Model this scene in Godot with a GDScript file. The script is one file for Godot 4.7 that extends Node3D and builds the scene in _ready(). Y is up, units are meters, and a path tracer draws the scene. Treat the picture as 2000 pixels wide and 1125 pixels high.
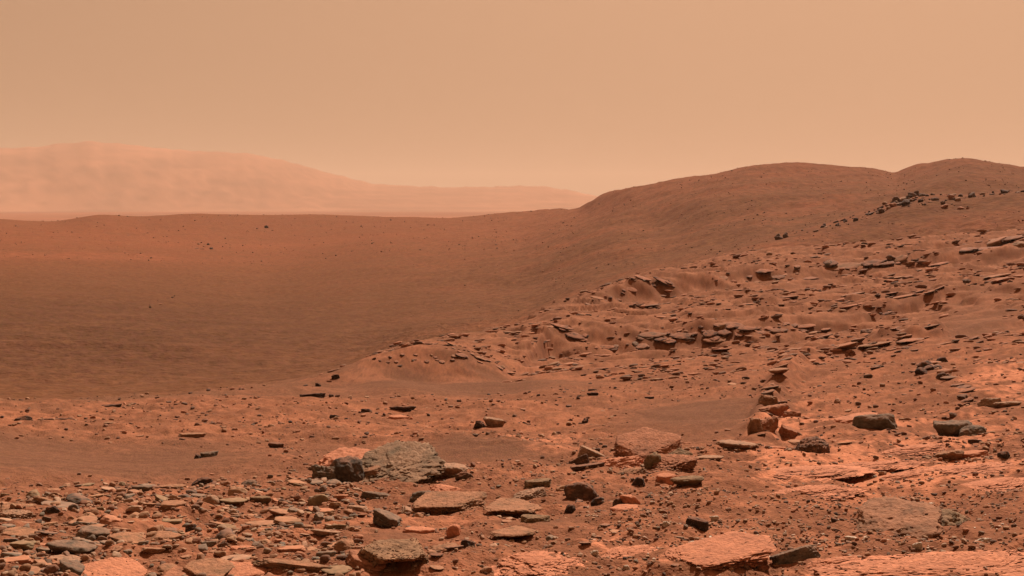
extends Node3D
# A rocky rise on a dusty red plain: stone litter and bedrock plates in front, a slope with ledges to the right,
# a smooth valley and hill behind, and a far range that fades in the dust-laden air.

const SUN_BEARING := 24.0     # degrees to the right of straight ahead
const SUN_HEIGHT := 47.0
const EXPOSURE := 1.8
const STEP_B := 0.25
const STEP_L := 0.02
const B_MAX := 32.0
const L_MIN := 0.9163
const N_B := 257
const N_L := 301

# Contour lines of the terrain, from the camera's feet outwards: (bearing in degrees, distance in metres, height in metres, eye level = 0)
var contours := [
	[Vector3(-40, 2.5, -2), Vector3(40, 2.5, -2)],
	[Vector3(-40, 4.2, -2), Vector3(40, 4.2, -2)],
	[Vector3(-31.78, 5.9, -1.707), Vector3(-25.48, 5.9, -1.813), Vector3(-13.4, 5.9, -1.954), Vector3(0, 5.9, -2.009), Vector3(13.4, 5.8, -1.921), Vector3(25.48, 5.7, -1.752), Vector3(31.78, 5.7, -1.65)],
	[Vector3(-31.68, 8, -1.922), Vector3(-25.39, 8, -2.04), Vector3(-13.35, 8.2, -2.233), Vector3(0, 8.2, -2.295), Vector3(13.35, 8, -2.178), Vector3(25.39, 7.7, -1.947), Vector3(31.67, 7.6, -1.81)],
	[Vector3(-31.61, 10.2, -2.138), Vector3(-25.33, 10.2, -2.269), Vector3(-13.32, 10.5, -2.49), Vector3(0, 10.7, -2.582), Vector3(13.31, 10.4, -2.442), Vector3(25.33, 9.9, -2.159), Vector3(31.6, 9.7, -1.994)],
	[Vector3(-31.55, 13.7, -2.482), Vector3(-25.28, 13.7, -2.633), Vector3(-13.29, 14.2, -2.904), Vector3(0, 14.5, -3.013), Vector3(13.28, 13.9, -2.811), Vector3(25.27, 12.9, -2.424), Vector3(31.54, 12.5, -2.213)],
	[Vector3(-31.5, 18.5, -2.946), Vector3(-25.24, 18.5, -3.125), Vector3(-13.26, 19, -3.401), Vector3(-6.72, 20, -3.606), Vector3(0, 20.5, -3.721), Vector3(6.72, 20, -3.606), Vector3(13.26, 19, -3.357), Vector3(25.22, 17, -2.682), Vector3(31.48, 16, -2.38)],
	[Vector3(-31.49, 21, -3.208), Vector3(-25.23, 21, -3.385), Vector3(-19.46, 22, -3.637), Vector3(-13.25, 23.5, -3.859), Vector3(-8.56, 26.5, -4.196), Vector3(-6.71, 27.5, -4.296), Vector3(-3.23, 28, -4.41), Vector3(-1.08, 28, -4.456), Vector3(0, 29.5, -4.612), Vector3(1.08, 36, -5.115), Vector3(2.15, 40.2, -5.405), Vector3(6.7, 40.4, -5.323), Vector3(10.64, 40.8, -5.092), Vector3(13.21, 41.4, -4.928), Vector3(15.72, 42, -4.695), Vector3(19.36, 44, -3.999), Vector3(25.07, 42, -3.039), Vector3(31.3, 40, -2.57)],
	[Vector3(-31.49, 22, -3.352), Vector3(-25.23, 22, -3.528), Vector3(-19.46, 23.3, -3.831), Vector3(-13.24, 25.5, -4.081), Vector3(-10.66, 27.3, -4.194), Vector3(-8.56, 28.6, -4.14), Vector3(-6.7, 29.8, -3.968), Vector3(-4.56, 30.6, -3.801), Vector3(-2.96, 31, -3.844), Vector3(-1.35, 31, -4.228), Vector3(0, 34, -4.639), Vector3(0.94, 38, -4.609), Vector3(2.15, 42.2, -4.44), Vector3(3.76, 43, -4.598), Vector3(6.68, 43.4, -4.66), Vector3(10.62, 43.8, -4.37), Vector3(13.19, 44.2, -4.288), Vector3(15.7, 44.8, -4.216), Vector3(19.34, 46, -3.569), Vector3(25.06, 44, -2.717), Vector3(31.28, 42, -2.279)],
	[Vector3(-31.49, 22.5, -3.433), Vector3(-25.23, 22.5, -3.603), Vector3(-19.46, 23.9, -3.919), Vector3(-13.24, 26.8, -4.24), Vector3(-8.55, 30, -4.315), Vector3(-6.7, 32, -4.216), Vector3(-4.56, 34, -4.176), Vector3(-2.69, 38, -4.533), Vector3(0, 43, -4.892), Vector3(1.61, 50, -4.768), Vector3(4.02, 54, -4.759), Vector3(5.88, 58, -4.88), Vector3(7.99, 60, -4.747), Vector3(10.59, 63, -4.366), Vector3(13.15, 65, -4.107), Vector3(19.3, 66, -3.284), Vector3(25.02, 63, -2.689), Vector3(31.24, 60, -2.177)],
	[Vector3(-31.49, 22.8, -3.481), Vector3(-25.23, 22.8, -3.648), Vector3(-19.46, 24.2, -3.963), Vector3(-13.24, 27.4, -4.315), Vector3(-8.55, 31, -4.451), Vector3(-6.7, 33.5, -4.398), Vector3(-4.56, 37, -4.509), Vector3(-2.69, 41, -4.717), Vector3(0, 46, -5.06), Vector3(1.61, 52, -4.861), Vector3(4.01, 56, -4.463), Vector3(5.87, 59.6, -3.986), Vector3(7.98, 61.6, -3.73), Vector3(10.58, 64.6, -3.645), Vector3(13.14, 66.6, -3.48), Vector3(19.29, 67.8, -2.656), Vector3(25.01, 64.8, -2.164), Vector3(31.22, 61.8, -1.701)],
	[Vector3(-31.49, 23, -3.514), Vector3(-25.23, 23, -3.678), Vector3(-19.46, 24.5, -4.007), Vector3(-15.78, 26, -4.221), Vector3(-13.24, 28, -4.391), Vector3(-10.65, 30.5, -4.587), Vector3(-8.55, 33, -4.731), Vector3(-6.96, 37, -4.872), Vector3(-5.63, 39, -4.855), Vector3(-4.29, 41, -4.941), Vector3(-2.69, 44, -5), Vector3(-1.07, 47, -5.213), Vector3(0, 50, -5.405), Vector3(1.61, 54, -4.972), Vector3(3.21, 58, -4.762), Vector3(5.34, 63, -4.158), Vector3(6.66, 66, -3.916), Vector3(9.28, 76, -3.744), Vector3(10.57, 80, -3.448), Vector3(13.13, 82, -3.017), Vector3(16.86, 81, -2.494), Vector3(19.27, 80, -2.148), Vector3(22.3, 78, -1.65), Vector3(24.98, 77, -1.401), Vector3(31.2, 74, -1.064)],
	[Vector3(-31.49, 28.06, -4.568), Vector3(-25.23, 28.06, -4.768), Vector3(-19.46, 29.89, -5.187), Vector3(-15.78, 31.72, -5.467), Vector3(-13.24, 34.16, -5.699), Vector3(-10.65, 37.21, -5.968), Vector3(-8.55, 40.26, -6.174), Vector3(-6.96, 45.14, -6.395), Vector3(-5.63, 47.58, -6.399), Vector3(-4.29, 50.02, -6.528), Vector3(-2.69, 53.68, -6.637), Vector3(-1.07, 57.34, -6.933), Vector3(0, 61, -7.204), Vector3(1.61, 65.88, -6.725), Vector3(3.21, 70.76, -6.517), Vector3(5.34, 76.86, -5.841), Vector3(6.66, 80.52, -5.583), Vector3(9.28, 92.72, -5.495), Vector3(10.57, 97.6, -5.183), Vector3(13.13, 100.04, -4.681), Vector3(16.86, 98.82, -4.031), Vector3(19.27, 97.6, -3.597), Vector3(22.3, 95.16, -2.965), Vector3(24.98, 93.94, -2.649), Vector3(31.2, 90.28, -2.201)],
	[Vector3(-31.47, 58, -8.392), Vector3(-25.21, 58, -8.902), Vector3(-19.45, 60, -9.463), Vector3(-13.24, 64, -9.74), Vector3(-8.55, 76, -10.432), Vector3(-4.29, 92, -10.351), Vector3(0, 102, -10.306), Vector3(3.35, 112, -8.67), Vector3(6.66, 120, -6.618), Vector3(10.57, 116, -4.68), Vector3(13.13, 112, -3.764), Vector3(19.27, 106, -2.66), Vector3(24.98, 100, -1.65), Vector3(31.19, 95, -1.177)],
	[Vector3(-31.4, 88, -9.893), Vector3(-25.16, 88, -10.491), Vector3(-13.2, 98, -11.575), Vector3(-6.68, 138, -12.238), Vector3(0, 155, -10.929), Vector3(6.65, 158, -5.196), Vector3(10.57, 136, -4.427), Vector3(13.12, 124, -3.323), Vector3(15.61, 127, -1.772), Vector3(17.08, 130, -0.761), Vector3(18.52, 132, 0.338), Vector3(19.93, 134, 1.449), Vector3(21.09, 134, 1.786), Vector3(22.24, 134, 1.829), Vector3(24.92, 130, 1.848), Vector3(31.13, 125, 1.826)],
	[Vector3(-31.33, 135, -10.296), Vector3(-25.09, 135, -10.916), Vector3(-13.18, 148, -12.866), Vector3(-6.66, 188, -11.417), Vector3(0, 200, -9.422), Vector3(6.64, 200, -2.878), Vector3(10.56, 160, -3.01), Vector3(13.11, 142, -2.968), Vector3(15.61, 146, -1.775), Vector3(17.08, 150, -0.811), Vector3(18.52, 156, 0.262), Vector3(19.93, 160, 1.382), Vector3(21.1, 160, 1.718), Vector3(22.25, 160, 1.773), Vector3(24.93, 156, 1.824), Vector3(31.14, 150, 1.834)],
	[Vector3(-31.26, 230, -10.181), Vector3(-25.03, 230, -10.792), Vector3(-13.14, 250, -12.607), Vector3(-6.65, 300, -8.477), Vector3(0, 300, -7.417), Vector3(3.33, 262, -3.789), Vector3(6.63, 240, 0.975), Vector3(10.53, 205, 2.226), Vector3(13.09, 194, 1.999), Vector3(19.21, 188, 2.865), Vector3(22.22, 184, 4.64), Vector3(24.91, 182, 4.038), Vector3(31.12, 175, 3.388)],
	[Vector3(-31.21, 360, -7.612), Vector3(-24.99, 360, -8.067), Vector3(-13.12, 390, -8.683), Vector3(-6.64, 410, -5.899), Vector3(0, 390, -4.199), Vector3(3.33, 320, -2.252), Vector3(6.63, 270, 3.583), Vector3(13.07, 236, 6.262), Vector3(18, 236, 6.321), Vector3(19.08, 236, 5.56), Vector3(20.37, 228, 6.612), Vector3(22.21, 216, 7.756), Vector3(24.9, 210, 6.069), Vector3(31.11, 205, 5.186)],
	[Vector3(-31.18, 520, -4.376), Vector3(-24.96, 520, -4.199), Vector3(-23.86, 520, -4.899), Vector3(-22.73, 520, -5.164), Vector3(-20.42, 515, -2.506), Vector3(-18.77, 515, -3.211), Vector3(-16.34, 515, -1.877), Vector3(-13.1, 520, -2.629), Vector3(-10.55, 520, -2.417), Vector3(-7.95, 520, -3.152), Vector3(-5.32, 520, -3.65), Vector3(-3.2, 515, -4.102), Vector3(-1.07, 500, -2.131), Vector3(1.07, 470, -0.694), Vector3(2.66, 430, 0.163), Vector3(3.33, 395, 0.149), Vector3(4.25, 360, 3.133), Vector3(5.31, 335, 5.692), Vector3(6.89, 315, 6.783), Vector3(8.97, 298, 8.426), Vector3(10.52, 288, 9.283), Vector3(12.3, 280, 10.611), Vector3(14.56, 278, 10.933), Vector3(16.54, 280, 10.535), Vector3(17.99, 284, 9.728), Vector3(18.72, 288, 8.942), Vector3(19.15, 288, 8.542), Vector3(19.66, 278, 9.187), Vector3(20.36, 268, 10.093), Vector3(22.2, 252, 10.879), Vector3(23.33, 246, 9.907), Vector3(24.89, 240, 8.142), Vector3(27.05, 238, 6.264), Vector3(31.12, 235, 5.48)],
	[Vector3(-31.18, 634.4, -12.952), Vector3(-24.96, 634.4, -12.736), Vector3(-23.86, 634.4, -13.59), Vector3(-22.73, 634.4, -13.913), Vector3(-20.42, 628.3, -10.597), Vector3(-18.77, 628.3, -11.457), Vector3(-16.34, 628.3, -9.83), Vector3(-13.1, 634.4, -10.82), Vector3(-10.55, 634.4, -10.562), Vector3(-7.95, 634.4, -11.458), Vector3(-5.32, 634.4, -12.066), Vector3(-3.2, 628.3, -12.544), Vector3(-1.07, 610, -9.92), Vector3(1.07, 573.4, -7.727), Vector3(2.66, 524.6, -6.096), Vector3(3.33, 481.9, -5.601), Vector3(4.25, 439.2, -1.448), Vector3(5.31, 408.7, 2.04), Vector3(6.89, 384.3, 3.664), Vector3(8.97, 363.56, 5.917), Vector3(10.52, 351.36, 7.109), Vector3(12.3, 341.6, 8.846), Vector3(14.56, 339.16, 9.268), Vector3(16.54, 341.6, 8.753), Vector3(17.99, 346.48, 7.71), Vector3(18.72, 351.36, 6.693), Vector3(19.15, 351.36, 6.205), Vector3(19.66, 339.16, 7.138), Vector3(20.36, 326.96, 8.39), Vector3(22.2, 307.44, 9.583), Vector3(23.33, 300.12, 8.485), Vector3(24.89, 292.8, 6.42), Vector3(27.05, 290.36, 4.158), Vector3(31.12, 286.7, 3.245)],
	[Vector3(-40, 1000, -27), Vector3(40, 1000, -27)],
]
# skyline of the far range: (bearing, height at 5.6 km)
var far_skyline: Array[Vector2] = [
	Vector2(-32.975, 253.67), Vector2(-28.058, 257.741), Vector2(-24.863, 279.036), Vector2(-23.535, 289.046), Vector2(-22.407, 303.383), Vector2(-20.798, 318.818), Vector2(-19.632, 311.511), Vector2(-17.971, 297.44), Vector2(-15.541, 281.389), Vector2(-13.552, 276.412), Vector2(-12.547, 259.908), Vector2(-10.513, 211.011), Vector2(-8.969, 171.125), Vector2(-7.409, 133.295), Vector2(-5.835, 120.837), Vector2(-2.66, 110.984), Vector2(0, 116.285), Vector2(1.331, 116.254), Vector2(2.66, 100.629), Vector2(4.253, 69.43), Vector2(6.63, 43.382), Vector2(13.085, 60.234), Vector2(20.39, 94.425), Vector2(27.079, 66.609), Vector2(33.045, 80.097)
]
const TONE := {
	"grey": Vector3(0.135, 0.100, 0.070), "pale": Vector3(0.29, 0.175, 0.110), "tan": Vector3(0.235, 0.125, 0.068), "orange": Vector3(0.48, 0.182, 0.097),
	"dusty": Vector3(0.29, 0.122, 0.066), "brown": Vector3(0.105, 0.062, 0.041), "dark": Vector3(0.058, 0.039, 0.029), "slate": Vector3(0.088, 0.064, 0.047), "ashen": Vector3(0.205, 0.132, 0.080), "olive": Vector3(0.165, 0.108, 0.060), "umber": Vector3(0.205, 0.104, 0.058), "white": Vector3(0.46, 0.34, 0.25),
}
const DUSTED := {"grey": 0.28, "pale": 0.35, "tan": 0.45, "orange": 0.5, "dusty": 0.5, "brown": 0.45, "dark": 0.42, "slate": 0.35, "ashen": 0.22, "olive": 0.22, "umber": 0.35, "white": 0.1}
const DUST := Vector3(0.32, 0.124, 0.065)

# the spine of broken rock at right: (bearing, distance)
var spine: Array[Vector2] = [Vector2(12.721, 13.403), Vector2(13.513, 19.443), Vector2(14.439, 30.554), Vector2(17.942, 34.45), Vector2(20.921, 33.099)]
var relief := PackedFloat32Array()
var seam := PackedFloat32Array()
var noise := FastNoiseLite.new()
var used := {}
var ico := {}
var rock_material: StandardMaterial3D
var pebble_material: StandardMaterial3D
var anchors := []
var taken: Array[Vector3] = []


func _ready() -> void:
	var camera := Camera3D.new()
	camera.name = "camera"
	camera.fov = 29.4
	camera.near = 0.05
	camera.far = 30000.0
	camera.rotation_degrees = Vector3(-4.1, 0, 0)
	add_child(camera)
	var sun := DirectionalLight3D.new()
	sun.name = "sun"
	sun.light_energy = 1.6
	sun.light_color = Color(1.0, 0.965, 0.92)
	sun.light_angular_distance = 0.5
	sun.shadow_enabled = true
	sun.rotation_degrees = Vector3(-SUN_HEIGHT, 180.0 - SUN_BEARING, 0)
	add_child(sun)
	var e := Environment.new()
	e.background_mode = Environment.BG_SKY
	e.sky = Sky.new()
	var dome := PanoramaSkyMaterial.new()
	dome.panorama = dusty_sky()
	e.sky.sky_material = dome
	e.tonemap_mode = Environment.TONE_MAPPER_LINEAR
	e.tonemap_exposure = EXPOSURE
	e.fog_enabled = true
	e.fog_density = 0.00014
	e.fog_light_color = Color(1.0, 0.83, 0.71)
	e.sdfgi_enabled = true
	e.ssao_enabled = true
	e.ssil_enabled = true
	var air := WorldEnvironment.new()
	air.name = "air"
	air.environment = e
	add_child(air)

	noise.seed = 11
	noise.noise_type = FastNoiseLite.TYPE_SIMPLEX_SMOOTH
	noise.frequency = 1.0
	noise.fractal_type = FastNoiseLite.FRACTAL_NONE
	survey()
	rock_material = stone_surface()
	pebble_material = StandardMaterial3D.new()
	pebble_material.vertex_color_use_as_albedo = true
	pebble_material.roughness = 0.95
	pebble_material.metallic_specular = 0.2
	terrain("ground", 0, 0.085, 760, ground_surface(0.55, 1.4))
	terrain("hillside", 1, 0.15, 330, ground_surface(0.023, 16.0))
	plain()
	far_range()
	rocks()
	outcrops()
	litter()
	pebbles()


# ---------------------------------------------------------------- sky
func dusty_sky() -> ImageTexture:
	var im := Image.create(256, 128, false, Image.FORMAT_RGBF)
	var to_sun := towards(SUN_BEARING, SUN_HEIGHT)
	for j in 128:
		var up := 90.0 - (j + 0.5) / 128.0 * 180.0
		for i in 256:
			var c := towards((i + 0.5) / 256.0 * 360.0, maxf(up, 0.0)).dot(to_sun)
			var g := exp(3.0 * (c - 1.0))
			im.set_pixel(i, j, Color(0.355 + 0.73 * g, 0.20 + 0.395 * g, 0.110 + 0.235 * g) * (0.88 / EXPOSURE))
	return ImageTexture.create_from_image(im)


func towards(bearing: float, up: float) -> Vector3:
	var b := deg_to_rad(bearing)
	var u := deg_to_rad(up)
	return Vector3(sin(b) * cos(u), sin(u), -cos(b) * cos(u))


# ---------------------------------------------------------------- terrain shape
func pchip(xs: PackedFloat32Array, ys: PackedFloat32Array, x: float) -> float:
	var n := xs.size()
	if x <= xs[0]:
		return ys[0]
	if x >= xs[n - 1]:
		return ys[n - 1]
	var i := xs.bsearch(x) - 1
	var h := xs[i + 1] - xs[i]
	var u := (x - xs[i]) / h
	var m0 := slope_at(xs, ys, i)
	var m1 := slope_at(xs, ys, i + 1)
	return (1 + 2 * u) * (1 - u) * (1 - u) * ys[i] + u * (1 - u) * (1 - u) * h * m0 + u * u * (3 - 2 * u) * ys[i + 1] + u * u * (u - 1) * h * m1


func slope_at(xs: PackedFloat32Array, ys: PackedFloat32Array, i: int) -> float:
	var n := xs.size()
	if i == 0:
		return (ys[1] - ys[0]) / (xs[1] - xs[0])
	if i == n - 1:
		return (ys[n - 1] - ys[n - 2]) / (xs[n - 1] - xs[n - 2])
	var h0 := xs[i] - xs[i - 1]
	var h1 := xs[i + 1] - xs[i]
	var d0 := (ys[i] - ys[i - 1]) / h0
	var d1 := (ys[i + 1] - ys[i]) / h1
	if d0 * d1 <= 0.0:
		return 0.0
	return 3.0 * (h0 + h1) / ((2 * h1 + h0) / d0 + (h1 + 2 * h0) / d1)


func survey() -> void:
	var lines := []
	for c in contours:
		var b := PackedFloat32Array()
		var l := PackedFloat32Array()
		var q := PackedFloat32Array()
		for p: Vector3 in c:
			b.append(p.x)
			l.append(log(p.y))
			q.append((p.z + 2.0) / p.y)
		lines.append([b, l, q])
	relief.resize(N_B * N_L)
	seam.resize(N_B)
	for i in N_B:
		var bearing := -B_MAX + i * STEP_B
		var ls := PackedFloat32Array()
		var qs := PackedFloat32Array()
		for c in lines:
			ls.append(pchip(c[0], c[1], bearing))
			qs.append(pchip(c[0], c[2], bearing))
		seam[i] = ls[12]
		for j in N_L:
			relief[i * N_L + j] = pchip(ls, qs, L_MIN + j * STEP_L)


func broad_height(bearing: float, d: float) -> float:
	var fb := (clampf(bearing, -B_MAX, B_MAX) + B_MAX) / STEP_B
	var fl := clampf((log(maxf(d, 0.01)) - L_MIN) / STEP_L, 0.0, N_L - 1.001)
	var i := mini(int(fb), N_B - 2)
	var j := int(fl)
	var u := fb - i
	var v := fl - j
	var k := i * N_L + j
	var q := lerpf(lerpf(relief[k], relief[k + 1], v), lerpf(relief[k + N_L], relief[k + N_L + 1], v), u)
	return q * d - 2.0


func blob(b: float, l: float, b0: float, d0: float, sb: float, sl: float) -> float:
	var x := (b - b0) / sb
	var y := (l - log(d0)) / sl
	var r := x * x + y * y
	return exp(-r) if r < 6.0 else 0.0


# how sandy (smooth) the ground is
func sand(b: float, d: float, n: float) -> float:
	var l := log(d) + 0.05 * n
	var s := 1.25 * blob(b, l, -22.5, 11.9, 10.0, 0.16) + blob(b, l, 9.5, 17.5, 3.8, 0.22) + blob(b, l, -3.0, 12.3, 5.5, 0.075) + blob(b, l, -3.0, 26.5, 8.0, 0.10)
	s += blob(b, l, 22.9, 35.0, 1.6, 0.14) + 0.5 * blob(b, l, -14.0, 23.0, 9.0, 0.08) + 0.7 * blob(b, l, -6.0, 7.0, 2.2, 0.05) + 0.6 * blob(b, l, 2.0, 7.6, 2.2, 0.06)
	return clampf(s * 1.3, 0.0, 1.0)


func fine_height(x: float, z: float, b: float, d: float) -> float:
	var n1 := noise.get_noise_2d(x * 0.35, z * 0.35)
	var m := 1.0 - 0.85 * sand(b, d, n1)
	var y := 0.0
	var spined := 0.0
	if d < 110.0:
		y += 0.10 * n1 * smoothstep(3.0, 14.0, d)
		y += 0.045 * m * noise.get_noise_2d(x * 1.3 + 40.0, z * 1.3) * (1.0 - 0.3 * smoothstep(40.0, 60.0, d))
		if d < 34.0:
			y += 0.022 * m * noise.get_noise_2d(x * 3.6, z * 3.6 + 9.0) * (1.0 - smoothstep(24.0, 34.0, d))
		if d < 18.0:
			y += 0.012 * m * noise.get_noise_2d(x * 9.0 + 3.0, z * 9.0) * (1.0 - smoothstep(12.0, 18.0, d))
		# the low spine of broken rock at right
		for k in spine.size() - 1:
			var p0 := spine[k]
			var p1 := spine[k + 1]
			if b > minf(p0.x, p1.x) - 1.5 and b < maxf(p0.x, p1.x) + 1.5:
				var at := Geometry2D.get_closest_point_to_segment(Vector2(b, log(d) * 16.0), Vector2(p0.x, log(p0.y) * 16.0), Vector2(p1.x, log(p1.y) * 16.0))
				var off := at.distance_to(Vector2(b, log(d) * 16.0))
				if off < 1.2:
					spined = maxf(spined, 1.0 - smoothstep(0.25, 1.2, off + 0.35 * n1))
		y += spined * (0.20 + 0.12 * noise.get_noise_2d(x * 1.1, z * 1.1)) * d / 25.0
		if d > 28.0:
			var rocky := smoothstep(28.0, 42.0, d) * smoothstep(-14.0, -4.0, b)
			y += rocky * m * (0.16 * noise.get_noise_2d(x * 0.22, z * 0.4) + 0.10 * noise.get_noise_2d(x * 0.7, z * 0.9) + 0.04 * absf(noise.get_noise_2d(x * 2.2, z * 1.9)))
			# worn bedrock ledges: the slope climbs in ragged steps
			var level := (broad_height(b, d) + y + 0.30 * noise.get_noise_2d(x * 0.12 + 20.0, z * 0.12) + 0.09 * noise.get_noise_2d(x * 0.6, z * 0.6)) / 0.30
			var part := level - floorf(level)
			var ledge := clampf(0.55 + 1.3 * noise.get_noise_2d(x * 0.16 + 70.0, z * 0.3), 0.0, 1.0)
			var steep := (broad_height(b, d * 1.02) - broad_height(b, d * 0.98)) / (0.04 * d)
			y += rocky * m * ledge * (1.0 - smoothstep(0.10, 0.26, steep)) * 0.30 * (smoothstep(0.62, 0.95, part) - part) * 0.9
	if d > 60.0:
		var far := smoothstep(60.0, 170.0, d) * (0.35 + 0.65 * smoothstep(-8.0, 6.0, b))
		y += far * (0.55 * noise.get_noise_2d(x * 0.035, z * 0.035) + 0.28 * noise.get_noise_2d(x * 0.11, z * 0.11) + 0.10 * noise.get_noise_2d(x * 0.35, z * 0.35))
		var dunes := blob(b, log(d), -22.0, 95.0, 9.0, 0.35)
		if dunes > 0.02:
			y += dunes * 0.45 * noise.get_noise_2d(x * 0.02 + 7.0, z * 0.16 + 0.1 * noise.get_noise_2d(x * 0.06, z * 0.06))
	return y


func height(b: float, d: float) -> float:
	var a := deg_to_rad(b)
	return broad_height(b, d) + fine_height(sin(a) * d, -cos(a) * d, b, d)


func spot(b: float, d: float) -> Vector3:
	var a := deg_to_rad(b)
	return Vector3(sin(a) * d, height(b, d), -cos(a) * d)


func ground_normal(b: float, d: float) -> Vector3:
	var s := 0.15 + d * 0.01
	var p := broad_at(b, d)
	var t := broad_at(b, d + s)
	var r := broad_at(b + rad_to_deg(s / d), d)
	return (r - p).cross(t - p).normalized()


func broad_at(b: float, d: float) -> Vector3:
	var a := deg_to_rad(b)
	return Vector3(sin(a) * d, broad_height(b, d), -cos(a) * d)


func soil(x: float, z: float, b: float, d: float, part: int, edge: float) -> Vector3:
	var n1 := noise.get_noise_2d(x * 0.5 + 90.0, z * 0.5)
	var n2 := noise.get_noise_2d(x * 2.1, z * 2.1 + 55.0)
	var c: Vector3
	if part == 0:
		var n3 := noise.get_noise_2d(x * 8.0 + 17.0, z * 8.0)
		var l := log(d) + 0.03 * n1 + 0.02 * n2
		c = Vector3(0.178, 0.071, 0.038)
		c = c.lerp(Vector3(0.275, 0.104, 0.054), clampf(0.20 + 0.65 * n1 + 0.65 * n2 + 0.45 * n3, 0.0, 0.9))
		var s := sand(b, d, n1)
		c = c.lerp(Vector3(0.126, 0.057, 0.033) * (1.0 + 0.12 * noise.get_noise_2d(x * 0.7, z * 4.0)), s * 0.85)
		var o := 1.3 * blob(b, l, 15.6, 10.6, 4.4, 0.13) + 1.3 * blob(b, l, 21.0, 11.2, 5.0, 0.16) + 0.75 * blob(b, l, 24.5, 20.0, 2.6, 0.20) + blob(b, l, 10.6, 6.1, 3.4, 0.07)
		o += blob(b, l, 5.5, 6.6, 2.2, 0.05) + blob(b, l, 21.0, 5.8, 7.0, 0.05) + blob(b, l, -20.0, 5.9, 3.0, 0.05) + 0.7 * blob(b, l, 14.5, 17.0, 1.8, 0.2) + 0.6 * blob(b, l, 19.0, 15.5, 6.0, 0.08)
		o += 0.45 * blob(b, l, 2.0, 13.8, 6.0, 0.14) + 0.5 * blob(b, l, -9.5, 11.4, 3.5, 0.06)
		o = smoothstep(0.18, 0.85, o * (0.72 + 0.6 * n1 + 0.7 * n2 + 0.6 * n3))
		c = c.lerp(Vector3(0.42, 0.158, 0.083), o * 0.92)
		var far := smoothstep(26.0, 42.0, d)
		c = c.lerp(Vector3(0.190, 0.079, 0.043) * (1.0 + 0.22 * n1 + 0.18 * n2), far * 0.7)
		# drifts of the dark basin sand lap over the rim at left
		c = c.lerp(Vector3(0.145, 0.065, 0.036), smoothstep(edge - 0.42 + 0.18 * n1 + 0.06 * n2, edge - 0.16, log(d)) * 0.85 * (1.0 - smoothstep(-6.0, 8.0, b)))
		c *= 1.13 + 0.12 * n3
	else:
		var n4 := noise.get_noise_2d(x * 0.05, z * 0.05 + 31.0)
		var n5 := noise.get_noise_2d(x * 0.012 + 5.0, z * 0.045)
		var n6 := noise.get_noise_2d(x * 0.17, z * 0.17 + 3.0)
		c = Vector3(0.126, 0.0625, 0.0345)
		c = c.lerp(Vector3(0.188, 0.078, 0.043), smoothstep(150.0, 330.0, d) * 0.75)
		c = c.lerp(Vector3(0.215, 0.084, 0.046), clampf(0.05 + 0.25 * n5 + 0.35 * n4, 0.0, 0.45) * (0.25 + 0.75 * smoothstep(-12.0, 4.0, b)))
		c = c.lerp(Vector3(0.20, 0.080, 0.043), 0.6 * blob(b, log(d), -22.0, 380.0, 8.0, 0.16))
		c = c.lerp(Vector3(0.26, 0.100, 0.056), clampf(0.9 * blob(b, log(d) + 0.02 * n4, -22.0, 268.0, 7.0, 0.055) + 0.5 * blob(b, log(d) + 0.02 * n4, -14.0, 330.0, 9.0, 0.05), 0.0, 0.7) * clampf(0.6 + n6, 0.2, 1.0))
		c *= Vector3.ONE - Vector3(0.27, 0.22, 0.16) * blob(b, log(d), -20.0, 105.0, 16.0, 0.5)
		c = c.lerp(Vector3(0.130, 0.068, 0.039), clampf(0.5 * n6 + 0.3 * n4, 0.0, 0.5))
		c *= Vector3(1.09, 0.89, 0.79) * (1.0 + (0.16 * n1 + 0.14 * n2) * lerpf(0.45, 1.0, smoothstep(-10.0, 5.0, b)))
	return c


func bearings(step: float) -> PackedFloat32Array:
	var out := PackedFloat32Array()
	var b := -180.0
	while b < -B_MAX:
		out.append(b)
		b += 4.0
	b = -B_MAX
	while b < B_MAX:
		out.append(b)
		b += step
	b = B_MAX
	while b < 180.0:
		out.append(b)
		b += 4.0
	out.append(180.0)
	return out


func terrain(called: String, part: int, step: float, rows: int, material: Material) -> void:
	var bs := bearings(step)
	var cols := bs.size()
	var v := PackedVector3Array()
	var c := PackedColorArray()
	v.resize(cols * rows)
	c.resize(cols * rows)
	for i in cols:
		var b := bs[i]
		var fb := (clampf(b, -B_MAX, B_MAX) + B_MAX) / STEP_B
		var k := mini(int(fb), N_B - 2)
		var edge := lerpf(seam[k], seam[k + 1], fb - k)
		var l0 := log(1.5) if part == 0 else edge
		var l1 := edge if part == 0 else log(1000.0)
		var a := deg_to_rad(b)
		var sa := sin(a)
		var ca := -cos(a)
		for j in rows:
			var t := j / float(rows - 1)
			var d := exp(lerpf(l0, l1, t))
			if part == 0 and j == 0:
				d = 0.02
			var x := sa * d
			var z := ca * d
			var n := i * rows + j
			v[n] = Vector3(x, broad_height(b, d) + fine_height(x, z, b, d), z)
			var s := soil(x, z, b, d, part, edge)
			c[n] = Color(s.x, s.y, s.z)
	sheet(called, v, c, cols, rows, material)


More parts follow.
